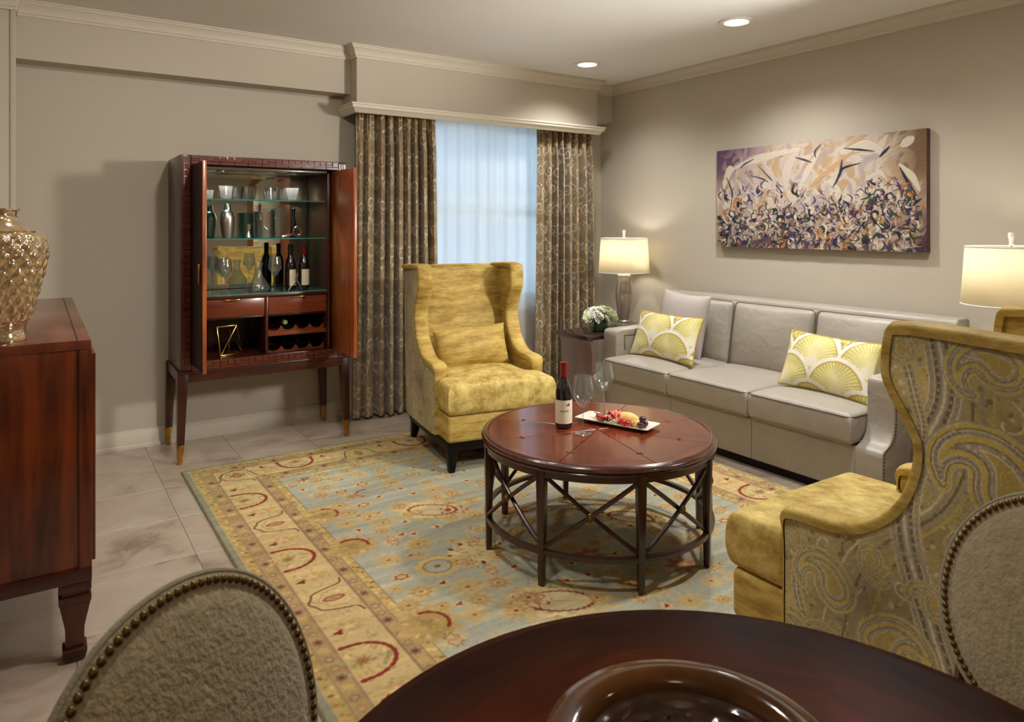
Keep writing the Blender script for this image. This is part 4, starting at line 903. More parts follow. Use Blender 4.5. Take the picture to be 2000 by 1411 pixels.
# lower bays
t = thing('racked_wine_bottle', 'green-foiled wine bottle lying in the upper wine rack', 'wine bottle', (RX_(560, 4.62), 4.585, .722+.054))
o = MB().lathe([(0, 0), (.034, 0), (.0365, .004), (.0365, .18), (.015, .245), (.0145, .29), (0, .29)], 32).build('glass_body', m_bottle, t); o.location = (0, .36, 0); o.rotation_euler = (PI/2, 0, 0)
o = MB().lathe([(.0152, 0), (.0155, .05), (.013, .054), (0, .054)], 24).build('foil', M('green_foil', (150, 176, 96), .3, .4), t); o.location = (0, .118, 0); o.rotation_euler = (PI/2, 0, 0)
t = thing('gold_wire_ornament', 'open gold wire geometric ornament in the lower left cabinet bay', 'ornament', (.985, 4.72, .5915), .35)
A = [(-.075, -.05, .006), (.075, -.05, .006), (.05, .06, .006), (-.085, -.03, .185), (.03, -.06, .185), (.055, .05, .16)]
for i, j in ((0, 1), (1, 2), (2, 0), (3, 4), (4, 5), (5, 3), (0, 3), (0, 4), (1, 4), (1, 5), (2, 5), (2, 3)): MB().bar(A[i], A[j], .0075, .0075).build('wire_rod', m_gold, t, bevel=.001)

# ------------------------------------------------------------------ soft shapes
def sup(c, p=2.6): c = np.clip(c, 0, 1); return (1-(1-c)**p)**(1/p)
def edgegrid(n, k=2.2):                  # -1..1, denser at the ends
    t = np.linspace(-1, 1, n); return np.sign(t)*(1-(1-np.abs(t))**k)
def puffy(wf, v0, v1, ht, r, crown, nu=28, nv=28, p=3.2):
    """closed cushion lying in xy: half width wf(v), v0..v1 deep, half thickness ht; returns top and bottom point grids"""
    us = edgegrid(nu); vs = (edgegrid(nv)+1)/2*(v1-v0)+v0; T = np.zeros((nv, nu, 3)); B = T.copy()
    for j, v in enumerate(vs):
        w = wf(v); x = us*w; ex = (1-np.abs(us))*w; ey = min(v-v0, v1-v)
        f = sup(ex/r, p)*sup(np.array(ey/r), p); cr = crown*(1-us**2)*(1-((v-v0)/(v1-v0)*2-1)**2)
        T[j] = np.stack([x, np.full(nu, v), ht*f+cr*f], -1); B[j] = np.stack([x, np.full(nu, v), -ht*f], -1)
    return T, B
def puff_obj(name, T, B, mat, parent, mtx=None, colors=None):
    mb = MB(); a, b = T.shape[:2]
    for G, fl_ in ((T, False), (B, True)):
        n = len(mb.v); mb.v.extend(map(tuple, G.reshape(-1, 3)))
        for i in range(a-1):
            for j in range(b-1):
                q = (n+i*b+j, n+i*b+j+1, n+(i+1)*b+j+1, n+(i+1)*b+j); mb.f.append(q[::-1] if fl_ else q)
    o = mb.build(name, mat, parent, sharp=80)
    if colors is not None:
        co_ = np.zeros((len(o.data.vertices), 3)); o.data.vertices.foreach_get('co', co_.reshape(-1)); set_col(o.data, colors(co_))
    if mtx is not None: o.matrix_local = mtx
    return o
def cushion_box(name, wx, wy, ht, mat, parent, loc, r=.05, crown=.02, rot=(0, 0, 0), nu=30, nv=30):
    T, B = puffy(lambda v: wx, -wy, wy, ht, r, crown, nu, nv)
    o = puff_obj(name, T, B, mat, parent); o.location = loc; o.rotation_euler = rot; return o
def piping(name, wx, wy, z, mat, parent, r=.0035, rc=.03):
    pts = []
    for cx, cy, a0 in ((wx-rc, wy-rc, 0), (-wx+rc, wy-rc, PI/2), (-wx+rc, -wy+rc, PI), (wx-rc, -wy+rc, 3*PI/2)):
        pts += [(cx+rc*math.cos(a0+q), cy+rc*math.sin(a0+q), z) for q in np.linspace(0, PI/2, 6)]
    return MB().tube(pts, r, 6, True).build(name, mat, parent)
def throw_pillow(name, label, w, h, th, mat, centre, facing, lean, tilt=0, colors=None, n=60, pipe=None, nh=40):
    """upright pillow: w wide, h tall; facing = direction (radians, about z) its front looks; lean = backward lean"""
    t = thing(name, label, 'pillow', centre)
    us = np.linspace(-1, 1, n); vs = np.linspace(-1, 1, nh); U, V = np.meshgrid(us, vs)
    pin = 1-.06*(1-U**2)*0; X = U*w/2*(1-.055*(1-V**2)); Z = V*h/2*(1-.075*(1-U**2)); f = ((1-np.abs(U)**2.6)*(1-np.abs(V)**2.6))**.55
    T = np.stack([X, -th*f, Z], -1); B = np.stack([X, th*.9*f, Z], -1)
    cf = None
    if colors is not None: cf = lambda c: colors(c[:, 0]+w/2, c[:, 2]+h/2)
    o = puff_obj('cover', T, B, mat, t, None, cf)
    if pipe:
        b = [(X[0, i], 0, Z[0, i]) for i in range(n)]+[(X[i, -1], 0, Z[i, -1]) for i in range(1, nh)]+[(X[-1, i], 0, Z[-1, i]) for i in range(n-2, -1, -1)]+[(X[i, 0], 0, Z[i, 0]) for i in range(nh-2, 0, -1)]
        MB().tube(b[::2], .0045, 6, True).build('piping', pipe, t)
    R_ = Matrix.Rotation(facing+PI/2, 4, 'Z') @ Matrix.Rotation(-lean, 4, 'X') @ Matrix.Rotation(tilt, 4, 'Y')
    t.rotation_euler = R_.to_euler(); return t

# ------------------------------------------------------------------ wing chairs: paisley outside, gold velvet inside
YEL, GRY, CRE, DRK, GLD = (202, 180, 100), (164, 155, 138), (222, 210, 174), (116, 104, 84), (182, 160, 92)
def boteh(c, cx, cy, size, rot, flip=1):
    R = size*1.75; w = c.win(cx-R, cx+R, cy-R, cy+R)
    if not w: return
    x = c.U[w]-cx; y = c.V[w]-cy; ca, sa = math.cos(rot), math.sin(rot); X = (x*ca+y*sa)*flip; Y = -x*sa+y*ca
    sd = np.full(X.shape, 9.0); S = np.zeros(X.shape)
    for t in np.linspace(0, 1, 34):
        th = 1.57+2.5*t*t; px, py = 1.05*t**1.05*math.cos(th*.8+.3)*size, 1.25*t*math.sin(th*.62+.55)*size; r = size*(.46*(1-t)**.75+.045)
        d = np.hypot(X-px, Y-py)-r; m = d < sd; sd = np.where(m, d, sd); S = np.where(m, t, S)
    q = sd/size; ang = np.arctan2(Y, X)*9+S*26
    bands = [(-9, -.30, GLD), (-.30, -.275, CRE), (-.275, -.20, GRY), (-.20, -.18, DRK), (-.18, -.10, YEL), (-.10, -.085, CRE), (-.085, -.02, GRY), (-.02, .0, CRE), (0, .022, DRK), (.022, .085, YEL), (.085, .10, CRE), (.10, .125, GRY)]
    out = c.c[w].copy()
    for a, b, col in bands:
        al = (np.clip((q-a)*size/c.res+.5, 0, 1)*np.clip((b-q)*size/c.res+.5, 0, 1))[..., None]; out = out*(1-al)+np.array(col)*al
    for q0, wd, col, fr in ((-.24, .022, CRE, 3), (-.14, .026, (204, 176, 96), 3), (-.05, .018, DRK, 4), (.053, .022, (210, 186, 110), 3), (-.34, .02, YEL, 2)):
        al = (np.clip(1-np.abs(q-q0)/wd, 0, 1)*np.clip(np.sin(ang*fr)*2.2-.7, 0, 1))[..., None]; out = out*(1-al)+np.array(col)*al
    c.c[w] = out
def ribbon(c, pts, wd):
    p = catmull(pts, 10)
    for k, col in ((1.0, CRE), (.92, GRY), (.62, CRE), (.54, DRK), (.30, GRY), (.10, CRE)): c.stroke(p, wd*k, col, .95)
    L = 0
    for i in range(len(p)-1):
        d = p[i+1]-p[i]; l = np.hypot(*d); n = np.array([-d[1], d[0]])/max(l, 1e-6); L += l
        if L > .0095:
            L = 0
            for s in (-.21, .21): c.blob(*(p[i]+n*wd*s), .0032, .0032, (190, 174, 132), al=.95)
            for s in (-.39, .39): c.blob(*(p[i]+n*wd*s), .0028, .0028, YEL, al=.9)
def paisley(w, h, res, side=True, seed=3):
    c = Canvas(w, h, res, (182, 164, 112)); c.noise(.07, (5, 6), 3); r = np.random.default_rng(seed)
    for q in range(int(1700*w*h/.72)):
        x, y = r.uniform(0, w), r.uniform(0, h); col = [YEL, GRY, CRE, (196, 166, 84), (122, 112, 98), DRK][r.integers(6)]; s = r.uniform(.003, .008)
        c.blob(x, y, s, s*r.uniform(.5, 1), col, r.uniform(0, 3), 0, 0, .75)
    for q in range(int(70*w*h/.72)):
        x, y = r.uniform(0, w), r.uniform(0, h); k = r.uniform(.02, .045); a = r.uniform(0, 6); c.stroke([(x+k*t*math.cos(a+3.6*t), y+k*t*math.sin(a+3.6*t)) for t in np.linspace(.15, 1.3, 14)], .005, [CRE, GRY, DRK][r.integers(3)], .85)
    for q in range(int(46*w*h/.72)):
        boteh(c, r.uniform(0, w), r.uniform(0, h), r.uniform(.022, .05), r.uniform(-.6, 1.2), r.choice([-1, 1]))
    if side:   # laid out as on the chair: d from the seat front runs 0..w, z from the base 0..h
        for k in range(5): c.stroke(catmull([(.30+.03*k, .0), (.34+.03*k, .2), (.42+.026*k, .38), (.62+.012*k, .55), (.66+.02*k, .75), (.62+.03*k, .97)], 12), .006, [CRE, GRY, DRK, GRY, YEL][k], .8)
        ribbon(c, [(.62, .97), (.64, .80), (.565, .62), (.55, .45), (.62, .22), (.70, .0)], .075); ribbon(c, [(.52, .97), (.57, .80), (.585, .68), (.50, .50)], .03); ribbon(c, [(.23, .38), (.27, .30), (.24, .2), (.29, .05)], .032)
        for b in ((.78, .62, .15, .2, 1), (.78, .25, .12, .5, -1), (.76, .90, .10, 1.0, 1), (.26, .02, .10, -.3, 1), (.36, .24, .105, .35, 1), (.36, .05, .085, .1, 1), (.49, .15, .11, -.5, -1), (.56, -.06, .11, .2, 1), (.25, .33, .05, .5, 1), (.54, .90, .06, .4, -1), (.46, .36, .06, 2.8, 1), (.62, .30, .06, .3, 1), (.68, .46, .07, -.4, -1)): boteh(c, *b)
    else:
        for b in ((.12, .2, .12, .2, 1), (.42, .32, .13, .4, -1), (.2, .62, .13, .1, 1), (.5, .72, .11, -.4, -1), (.32, .05, .09, .3, 1), (.55, .1, .1, 0, 1), (.1, .88, .09, .5, 1)): boteh(c, *b)
    c.noise(.05, (4, 5), 2); c.noise(.04, (200, 260), 1); return c
FC = catmull([(.200, .172), (.200, .30), (.200, .45), (.200, .545), (.235, .566), (.30, .570), (.366, .574), (.438, .598), (.505, .649), (.549, .709), (.576, .787), (.580, .851), (.568, .885), (.543, .93), (.515, .976), (.500, 1.018), (.502, 1.078), (.510, 1.126)], 6)
FZ = np.array([p[1] for p in FC]); FD = np.array([p[0] for p in FC])
order = np.argsort(FZ, kind='stable')
def fd(z): return np.interp(z, FZ[order], FD[order])
def bd(z): return .79+.075*np.clip((z-.17)/.95, 0, 1)
def topz(d): return np.interp(d, [.50, .56, .65, .76, .865], [1.124, 1.129, 1.126, 1.120, 1.114])
def wing_chair(name, label, loc, rotz, dense, res, hw=.335):
    t = thing(name, label, 'armchair', loc, rotz, 'gold wing chairs')
    MB().box(-hw+.004, hw-.004, .012, .785, .118, .168).build('plinth', m_dark, t, bevel=.004)
    for sx in (-1, 1):
        for ly, by in ((.045, .03), (.745, .775)): MB().frust((sx*(hw-.03), by, .001), (.017, .017), (sx*(hw-.04), ly, .122), (.032, .032)).build('leg', m_dark, t, bevel=.003)
    MB().box(-hw, hw, .0, .60, .167, .322).build('seat_base', m_velvet, t, bevel=.022, seg=4)
    wf = lambda v: (hw+.004) if v < .185 else (hw+.004)+((.272-hw-.004)*min(1, (v-.185)/.03))
    T, B = puffy(wf, -.018, .64, .086, .048, .026, 40, 48, 4.2)
    o = puff_obj('seat_cushion', T, B, m_velvet_up, t); o.location = (0, 0, .408)
    # inner back
    zz = np.linspace(.36, 1.112, 24); us = np.linspace(-1, 1, 22); P = []
    for z in zz:
        q = (z-.36)/(1.112-.36); dfr = .615+.125*q; bul = .028*math.sin(PI*min(1, q*1.02))
        P.append([(u*.288, dfr-bul*(1-u**4), z) for u in us])
    P.append([(u*.288, .79, 1.118) for u in us]); MB().grid(P).build('inner_back', m_velvet, t, sharp=60)
    for sx in (-1, 1):
        # outer panel
        rs = res if sx == dense else .012; rows = int(.95/rs); cols = int(.66/rs); z = np.linspace(.168, 1.118, rows)[:, None]; s = np.linspace(0, 1, cols)[None, :]
        D0, D1 = fd(z[:, 0])[:, None]+.004, bd(z[:, 0])[:, None]; D = D0+(D1-D0)*s; bl = .008*np.sin(PI*np.clip((D-.2)/.66, 0, 1))
        c = PAIS if sx == dense else PAIS2
        np_grid('outer_panel', np.stack([sx*(hw+.012+bl)+0*D, D, .168+(z-.168)*(topz(D)-.168)/.95], -1), m_paisley, t, c.sample(D, (z-.168)+0*D), flip=(sx < 0))
        # inner wing
        z = np.linspace(.34, 1.118, 40); P = [[(sx*(.282+.004*math.sin(PI*q)), (fd(zq)+.006)*(1-q)+.80*q, zq+.006*(zq > 1.1)) for q in np.linspace(0, 1, 10)] for zq in z]
        MB().grid(P).build('inner_wing', m_velvet, t, sharp=60)
        # rolled velvet edge following the profile, over the top and to the back
        path = [np.array(p) for p in FC]+[np.array((.56, 1.131)), np.array((.65, 1.128)), np.array((.76, 1.122)), np.array((.862, 1.116))]
        P = []; m = len(path)
        for i, p in enumerate(path):
            tg = path[min(i+1, m-1)]-path[max(i-1, 0)]; tg = tg/np.linalg.norm(tg); nrm = np.array((-tg[1], tg[0]))
            row = []
            wrap = float(smoothstep(.50, .57, p[1]))          # flush on the arm front, rolled over the arm and wing
            for a in np.linspace(-.55*wrap, PI+.55*wrap, 13):
                off = (.010+.011*wrap)*math.sin(a); mid = (hw+.012+.282)/2; hf = (hw+.012-.282)/2+.012*wrap+.001
                row.append((sx*(mid+hf*np.clip(math.cos(a)*1.15, -1, 1)), p[0]+nrm[0]*off, p[1]+nrm[1]*off))
            P.append(row)
        MB().grid(P).build('edge_roll', m_velvet, t, sharp=70)
    rs = .006; rows = int(.95/rs); cols = int(2*hw/rs); z = np.linspace(.168, 1.118, rows)[:, None]; x = np.linspace(-hw-.012, hw+.012, cols)[None, :]
    np_grid('outer_back', np.stack([x+0*z, bd(z)+.012*(1-(x/hw)**2)+0*x, z+0*x], -1), m_paisley, t, PAIS2.sample(x+hw+.012+0*z, (z-.168)+0*x), flip=True)
    MB().tube([(-hw-.005, .862, 1.116), (-.2, .80, 1.121), (0, .79, 1.122), (.2, .80, 1.121), (hw+.005, .862, 1.116)], .013, 8).build('top_roll', m_velvet, t)
    MB().add([(-hw, .79, 1.112), (hw, .79, 1.112), (hw, .868, 1.112), (-hw, .868, 1.112)], [(0, 1, 2, 3)]).build('top_cap', m_velvet, t)
    return t
PAIS = paisley(.90, .96, .0027); PAIS2 = paisley(.70, .96, .005, False, 5)
# far chair faces the camera side, slightly turned; near chair faces the window
a1 = math.atan2(-.164, .986)
fx, fy = 1.933, 3.504; ex = np.array([math.cos(a1), math.sin(a1)]); ey = np.array([-math.sin(a1), math.cos(a1)])
hw = .335; o1 = np.array([fx, fy])+ex*(hw-.033)-ey*.022
ch1 = wing_chair('wing_chair', 'gold velvet wing chair by the window with a matching lumbar pillow', (o1[0], o1[1], .0125), a1, -1, .006)
ch2 = wing_chair('wing_chair', 'gold velvet wing chair in the right foreground, its paisley side toward the camera', (1.792+hw+.012, 1.467, .0125), PI, 1, .003)
c = o1+ey*.50+ex*.0
throw_pillow('lumbar_pillow', 'gold velvet lumbar pillow leaning in the far wing chair', .50, .27, .085, m_velvet, (c[0], c[1], .625), a1-PI/2, .30, -.05)

# ------------------------------------------------------------------ sofa
sofa = thing('leather_sofa', 'three-seat taupe leather sofa with scooped arms and nailhead trim against the right wall', 'sofa', (0, 0, 0))
SY0, SY1, AW = 1.862, 4.035, .142
MB().box(3.46, 4.30, SY0+.02, SY1-.02, .002, .06).build('plinth', m_dark, sofa)
base = MB()
w3 = (SY1-SY0-2*AW)/3
for k in range(3): MB().box(3.418, 3.60, SY0+AW+k*w3+.001, SY0+AW+(k+1)*w3-.001, .058, .292).build('front_panel', m_leather, sofa, bevel=.006, seg=3)
MB().box(3.60, 4.30, SY0+AW, SY1-AW, .058, .285).build('seat_deck', m_leather, sofa)
armp = [(3.402, .058), (3.402, .270), (3.410, .292), (3.432, .305), (3.465, .318), (3.492, .345), (3.508, .385), (3.514, .44), (3.516, .52), (3.518, .60), (3.526, .625), (3.548, .636), (4.16, .642), (4.30, .642), (4.30, .058)]
armp = [armp[0], armp[1]]+[tuple(p) for p in catmull(armp[1:12], 4)][1:]+armp[12:]
for y0, y1 in ((SY0, SY0+AW), (SY1-AW, SY1)): MB().prism(armp, y0, y1, 'y').build('arm', m_leather, sofa, bevel=.010, seg=3)
bk = [(4.15, .20), (4.135, .60), (4.165, .875), (4.185, .892), (4.30, .892), (4.32, .88), (4.335, .20)]
MB().prism(bk, SY0+.005, SY1-.005, 'y').build('back_frame', m_leather, sofa, bevel=.012, seg=3)
for k in range(3):
    yc = SY0+AW+(k+.5)*w3
    T, B = puffy(lambda v: w3/2-.002, -.325, .325, .080, .055, .028, 34, 34, 4.5)
    o = puff_obj('seat_cushion', T[:, :, [1, 0, 2]], B[:, :, [1, 0, 2]], m_leather, sofa); o.location = (3.705, yc, .373)
    piping('piping', .322, w3/2-.005, .066, m_leather_seam, o, .0028, .035); piping('piping', .322, w3/2-.005, -.062, m_leather_seam, o, .0028, .035)
    T, B = puffy(lambda v: w3/2-.004, -.225, .225, .075, .06, .045, 30, 30, 3.0)
    o = puff_obj('back_cushion', T, B, m_leather, sofa); o.matrix_local = Matrix.Translation((4.075, yc, .645)) @ Matrix.Rotation(-PI/2, 4, 'Z') @ Matrix.Rotation(PI/2-.16, 4, 'X')
    piping('piping', w3/2-.007, .222, .052, m_leather_seam, o, .0028, .035)
nails = []
def nail_line(mb, pts, step, nrm, r):
    n = Vector(nrm); acc = 0
    for i in range(len(pts)-1):
        a, b = Vector(pts[i]), Vector(pts[i+1]); L = (b-a).length; s = (step-acc) if acc else 0
        while s <= L:
            p = a+(b-a)*(s/max(L, 1e-9)); u = n.orthogonal().normalized(); w = n.cross(u); v = []; f = []
            for rr, h in ((1, 0), (.7, .55), (0, .8)):
                if rr == 0: v.append(p+n*r*h)
                else: v += [p+(u*math.cos(q)+w*math.sin(q))*r*rr+n*r*h for q in np.linspace(0, 2*PI, 9)[:-1]]
            for k in range(8): f += [(k, (k+1) % 8, (k+1) % 8+8, k+8), (k+8, (k+1) % 8+8, 16)]
            mb.add(v, f); s += step
        acc = L-(s-step)
    return mb
ap = [(p[0]+.016, p[1]) for p in armp[1:40] if p[1] < .637]
mb = nail_line(MB(), [(x, SY0, z) for x, z in [(3.418, .08)]+ap], .017, (0, -1, 0), .0062)
nail_line(mb, [(3.60, SY1-AW, .49), (3.60, SY1-AW, .592), (4.05, SY1-AW, .592)], .017, (0, -1, 0), .0062)
mb.build('nailhead_trim', m_bronze, sofa)['kind'] = 'stuff'
mb = nail_line(MB(), [(4.153, SY0+.20, .845), (4.153, SY0+.05, .845), (4.134, SY0+.05, .66)], .017, (-1, 0, 0), .0062); mb.build('nailhead_trim', m_bronze, sofa)['kind'] = 'stuff'
# pillows
def scallop(w, h):
    c = Canvas(w, h, .0025, (200, 180, 92)); G1, WH = (196, 182, 96), (236, 230, 216)
    for q in range(500): c.blob(rng.uniform(0, w), rng.uniform(h*.55, h), .006, .005, [(150, 122, 50), (226, 212, 160), (120, 92, 40)][rng.integers(3)], 0, 0, 0, .9)
    R = w*.27
    for j, cyq in enumerate((.50, .06, -.38)):
        for i in range(-1, 4):
            cx = w*(.38+.56*(i-0))+(-.28*w if j % 2 else 0); cy = h*cyq
            c.blob(cx, cy, R*1.16, R*1.16, WH); c.blob(cx, cy, R*1.02, R*1.02, (176, 156, 62)); c.blob(cx, cy, R*.97, R*.97, G1)
            c.blob(cx, cy+R*.15, R*.75, R*.6, (214, 204, 132), 0, 0, 0, .8, 0, .6)
            for a in np.linspace(.05, PI-.05, 23): c.stroke(catmull([(cx, cy), (cx+.55*R*math.cos(a)*.8, cy+.6*R*math.sin(a)), (cx+.96*R*math.cos(a), cy+.96*R*math.sin(a))], 4), .0045, (236, 226, 176), .9)
            c.blob(cx, cy-R*.05, R*.25, R*.2, (232, 226, 200))
    c.noise(.02, (8, 5), 2); return c
sp = scallop(.60, .33)
FAC = PI*1.02
throw_pillow('scallop_pillow', 'cream and gold scallop-patterned lumbar pillow at the window end of the sofa', .60, .33, .062, m_pillow, (3.665, 3.545, .625), PI, .36, .0, lambda u, v: sp.sample(u, v), 150, m_gold and M('gold_piping', (176, 150, 60), .6), 84)
throw_pillow('scallop_pillow', 'cream and gold scallop-patterned lumbar pillow against the right sofa arm', .57, .33, .062, m_pillow, (3.675, 2.315, .625), PI-.03, .36, .02, lambda u, v: sp.sample(u*.6/.57, v), 150, bpy.data.materials['gold_piping'], 84)
throw_pillow('square_pillow', 'plain lilac-grey square pillow behind the scallop pillow', .47, .47, .075, m_lilac, (3.89, 3.60, .69), PI-.05, .20, .04)

# ------------------------------------------------------------------ round coffee table
TC, TR, TZ = (2.066, 2.410), .515, .497
tab = thing('coffee_table', 'round mahogany coffee table with crossed braces and brass rosettes', 'table', (TC[0], TC[1], .0125))
ZT = TZ-.0125
def wedge_wood(k):
    m = wood('wedge_veneer', (46, 15, 8), (128, 54, 28), 'x', rough=.2, scale=1.1, coat=.3)
    mp = [n for n in m.node_tree.nodes if n.type == 'MAPPING'][0]; return m
m_wedge = wedge_wood(0); R1 = TR-.03
for k in range(8):
    a = PI/8; g = .0006
    v = [(0.004, 0)]+[(R1*math.cos(q), R1*math.sin(q)) for q in np.linspace(-a+.0028, a-.0028, 10)]
    # local frame: grain runs across the wedge, so x is tangential
    pts = [(p[1], -p[0]) for p in v]
    o = MB().prism(pts, -.016, .0, 'z').build('top_wedge', m_wedge, tab, bevel=.0008, seg=1)
    o.location = (0, 0, ZT); o.rotation_euler = (0, 0, PI/2+k*PI/4+.16)
MB().lathe([(R1+.0005, -.018), (R1+.0005, .0), (R1+.006, .0025), (R1+.014, .001), (R1+.018, -.003), (R1+.024, -.003), (TR, -.008), (TR+.002, -.013), (TR-.002, -.019), (TR-.008, -.021), (TR-.008, -.024), (TR-.003, -.029), (TR-.004, -.036), (TR-.014, -.040), (R1-.01, -.040), (R1-.01, -.018)], 96, (0, 0, ZT), cap0=False, cap1=False).build('moulded_rim', wood('rim_wood', (38, 13, 8), (80, 32, 20), 'z', rough=.22, coat=.4), tab)
MB().lathe([(.0, -.018), (R1+.002, -.018), (R1+.002, -.026), (0, -.026)], 64, (0, 0, ZT)).build('underframe', m_frame, tab)
for k in range(8):
    for rr, sz in ((.36, .028), (.20, .02)):
        if rr == .20 and k % 2: continue
        a = PI/8+k*PI/4+.16
        P = [(-1, -.35), (-.25, -.12), (.25, -.12), (1, -.35), (1, .35), (.25, .12), (-.25, .12), (-1, .35)]
        o = MB().prism([(p[0]*sz*.5, p[1]*sz) for p in P], -.002, .0006, 'z').build('butterfly_key', m_dark, tab); o.location = (rr*math.cos(a), rr*math.sin(a), ZT); o.rotation_euler = (0, 0, a+PI/2+.2)
RL = .492; la = [math.radians(22.5+45*k+1.2) for k in range(8)]
def lp(a, z, r=RL): return (r*math.cos(a), r*math.sin(a), z)
for a in la:
    o = MB().frust((0, 0, .001), (.0115, .0115), (0, 0, ZT-.036), (.018, .018)).build('leg', m_frame, tab, bevel=.002); o.location = (RL*math.cos(a), RL*math.sin(a), 0); o.rotation_euler = (0, 0, a)
MB().lathe([(RL+.012, ZT-.062), (RL+.012, ZT-.038), (RL-.012, ZT-.038), (RL-.012, ZT-.062), (RL+.012, ZT-.062)], 96, cap0=False, cap1=False).build('apron_ring', m_frame, tab)
MB().lathe([(RL+.010, .122), (RL+.012, .132), (RL+.010, .142), (RL-.010, .142), (RL-.012, .132), (RL-.010, .122), (RL+.010, .122)], 96, cap0=False, cap1=False).build('stretcher_ring', m_frame, tab)
for k in range(8):
    a, b = la[k], la[k]+PI/4
    for q0, q1, dr in ((.145, ZT-.055, .006), (ZT-.055, .145, -.006)):
        pts = [lp(a+(b-a)*s, q0+(q1-q0)*s, (RL+dr)*(1-.035*math.sin(PI*s))) for s in np.linspace(.02, .98, 9)]
        MB().tube(pts, .0088, 8).build('brace', m_frame, tab)
    m = (a+b)/2; o = MB().lathe([(.0, -.001), (.016, -.001), (.017, .004), (.014, .007), (.010, .005), (.007, .009), (0, .010)], 20).build('rosette', m_bronze, tab)
    o.location = lp(m, (.145+ZT-.055)/2, RL*.965+.014); o.rotation_euler = (0, PI/2, m)
# on the coffee table
Z0 = TZ+.0030
bottle('wine_bottle', 'red-capped wine bottle with a cream label on the coffee table', (1.959, 2.517, Z0-.002), m_capsule, .292, .0375, -.62, [('HAHN', .0135, .076, .05)], mark=.42, lab=(.024, .128), lw=1.5)
wineglass('wine_glass', 'empty wine glass in front of the platter on the coffee table', (1.962, 2.385, Z0), .252, .046)
wineglass('wine_glass', 'empty wine glass behind the platter on the coffee table', (2.252, 2.580, Z0), .245, .046)
pa = math.atan2(2.235-2.572, 2.190-2.068)
pc = np.array([2.134, 2.402])+np.array([-math.sin(pa), math.cos(pa)])*.062
def P2(u, v): return (pc[0]+u*math.cos(pa)-v*math.sin(pa), pc[1]+u*math.sin(pa)+v*math.cos(pa))
pl = thing('serving_platter', 'white rectangular china platter of antipasti on the coffee table', 'platter', (pc[0], pc[1], Z0), pa)
def rrect(a, b, r): 
    o = []
    for cx, cy, q0 in ((a-r, b-r, 0), (-a+r, b-r, PI/2), (-a+r, -b+r, PI), (a-r, -b+r, 1.5*PI)): o += [(cx+r*math.cos(q0+q), cy+r*math.sin(q0+q)) for q in np.linspace(0, PI/2, 5)]
    return o
rings = [(rrect(.125, .038, .01), .002), (rrect(.14, .05, .012), 0), (rrect(.183, .070, .012), .013), (rrect(.185, .072, .012), .0155), (rrect(.180, .068, .012), .0155), (rrect(.142, .046, .012), .0045)]
MB().add([(p[0], p[1], z) for r_, z in rings for p in r_], [(i*20+k, i*20+(k+1) % 20, (i+1)*20+(k+1) % 20, (i+1)*20+k) for i in range(5) for k in range(20)]+[tuple(range(20))[::-1], tuple(100+k for k in range(20))]).build('dish', m_china, pl)
def lump(name, label, cat, uv, z, r, mat, sq=(1, 1, 1), rot=0, noise=.05, group=None, n=14, seed=0):
    rr = np.random.default_rng(seed); ph = rr.uniform(0, 6, 6); P = []
    for i in range(n+1):
        th = PI*i/n; row = []
        for k in range(2*n):
            a = 2*PI*k/(2*n); d = 1+noise*(math.sin(3*a+ph[0])*math.sin(2*th+ph[1])+.6*math.sin(5*a+ph[2]+3*th))
            row.append((r*sq[0]*d*math.sin(th)*math.cos(a), r*sq[1]*d*math.sin(th)*math.sin(a), r*sq[2]*d*math.cos(th)))
        P.append(row)
    x, y = P2(*uv); o = MB().grid(P, closeu=True).build(name, mat, None, sharp=80); o.location = (x, y, Z0+z); o.rotation_euler = (0, 0, pa+rot)
    return tag(o, label, cat, group)
lump('cheese_half', 'large pale cheese wedge heaped at the back of the platter', 'cheese', (.045, .012), .026, .048, m_cheese, (1.25, .62, .62), .2, .06, seed=1)
lump('cheese_piece', 'small broken piece of pale cheese beside the grapes', 'cheese', (.098, -.004), .017, .02, m_cheese, (1.2, .8, .7), .5, .18, seed=2)
for i, (u, v, z, lb) in enumerate(((-.085, -.012, .021, 'leftmost cherry tomato on the platter'), (-.062, -.024, .020, 'second cherry tomato from the left, at the platter front'), (.052, -.036, .020, 'cherry tomato at the front centre of the platter'), (.078, -.040, .021, 'rightmost cherry tomato, beside the grapes'))):
    o = lump('cherry_tomato', 'glossy red '+lb, 'tomato', (u, v), z, .0165, m_tomato, (1, 1, .93), 0, .0, 'cherry tomatoes', seed=i)
for i, (u, v, z, lb) in enumerate(((.130, -.022, .020, 'front dark grape at the right end of the platter'), (.137, .004, .021, 'middle dark grape at the right end of the platter'), (.122, .022, .020, 'rear dark grape at the right end of the platter'), (.133, -.008, .043, 'topmost dark grape of the little heap'))):
    lump('dark_grape', lb, 'grape', (u, v), z, .0155, m_grape, (1.05, .95, .95), .3*i, .0, 'grapes on the platter', seed=i)
def ribbon_fold(name, label, cat, uv, z, w, L, mat, seed, rot=0):
    r = np.random.default_rng(seed); P = []
    for i in range(24):
        s = i/23; row = []
        for k in range(7):
            q = k/6-.5; row.append((L*(s-.5)+.004*math.sin(9*s+seed), w*q+.008*math.sin(14*s+q*3+seed), .010*math.sin(20*s+seed)+.010*abs(q)+.012*math.sin(PI*s)))
        P.append(row)
    x, y = P2(*uv); o = MB().grid(P).build(name, mat, None, sharp=180); o.location = (x, y, Z0+z); o.rotation_euler = (0, 0, pa+rot); md = o.modifiers.new('t', 'SOLIDIFY'); md.thickness = .002
    return tag(o, label, cat, 'sliced ham')
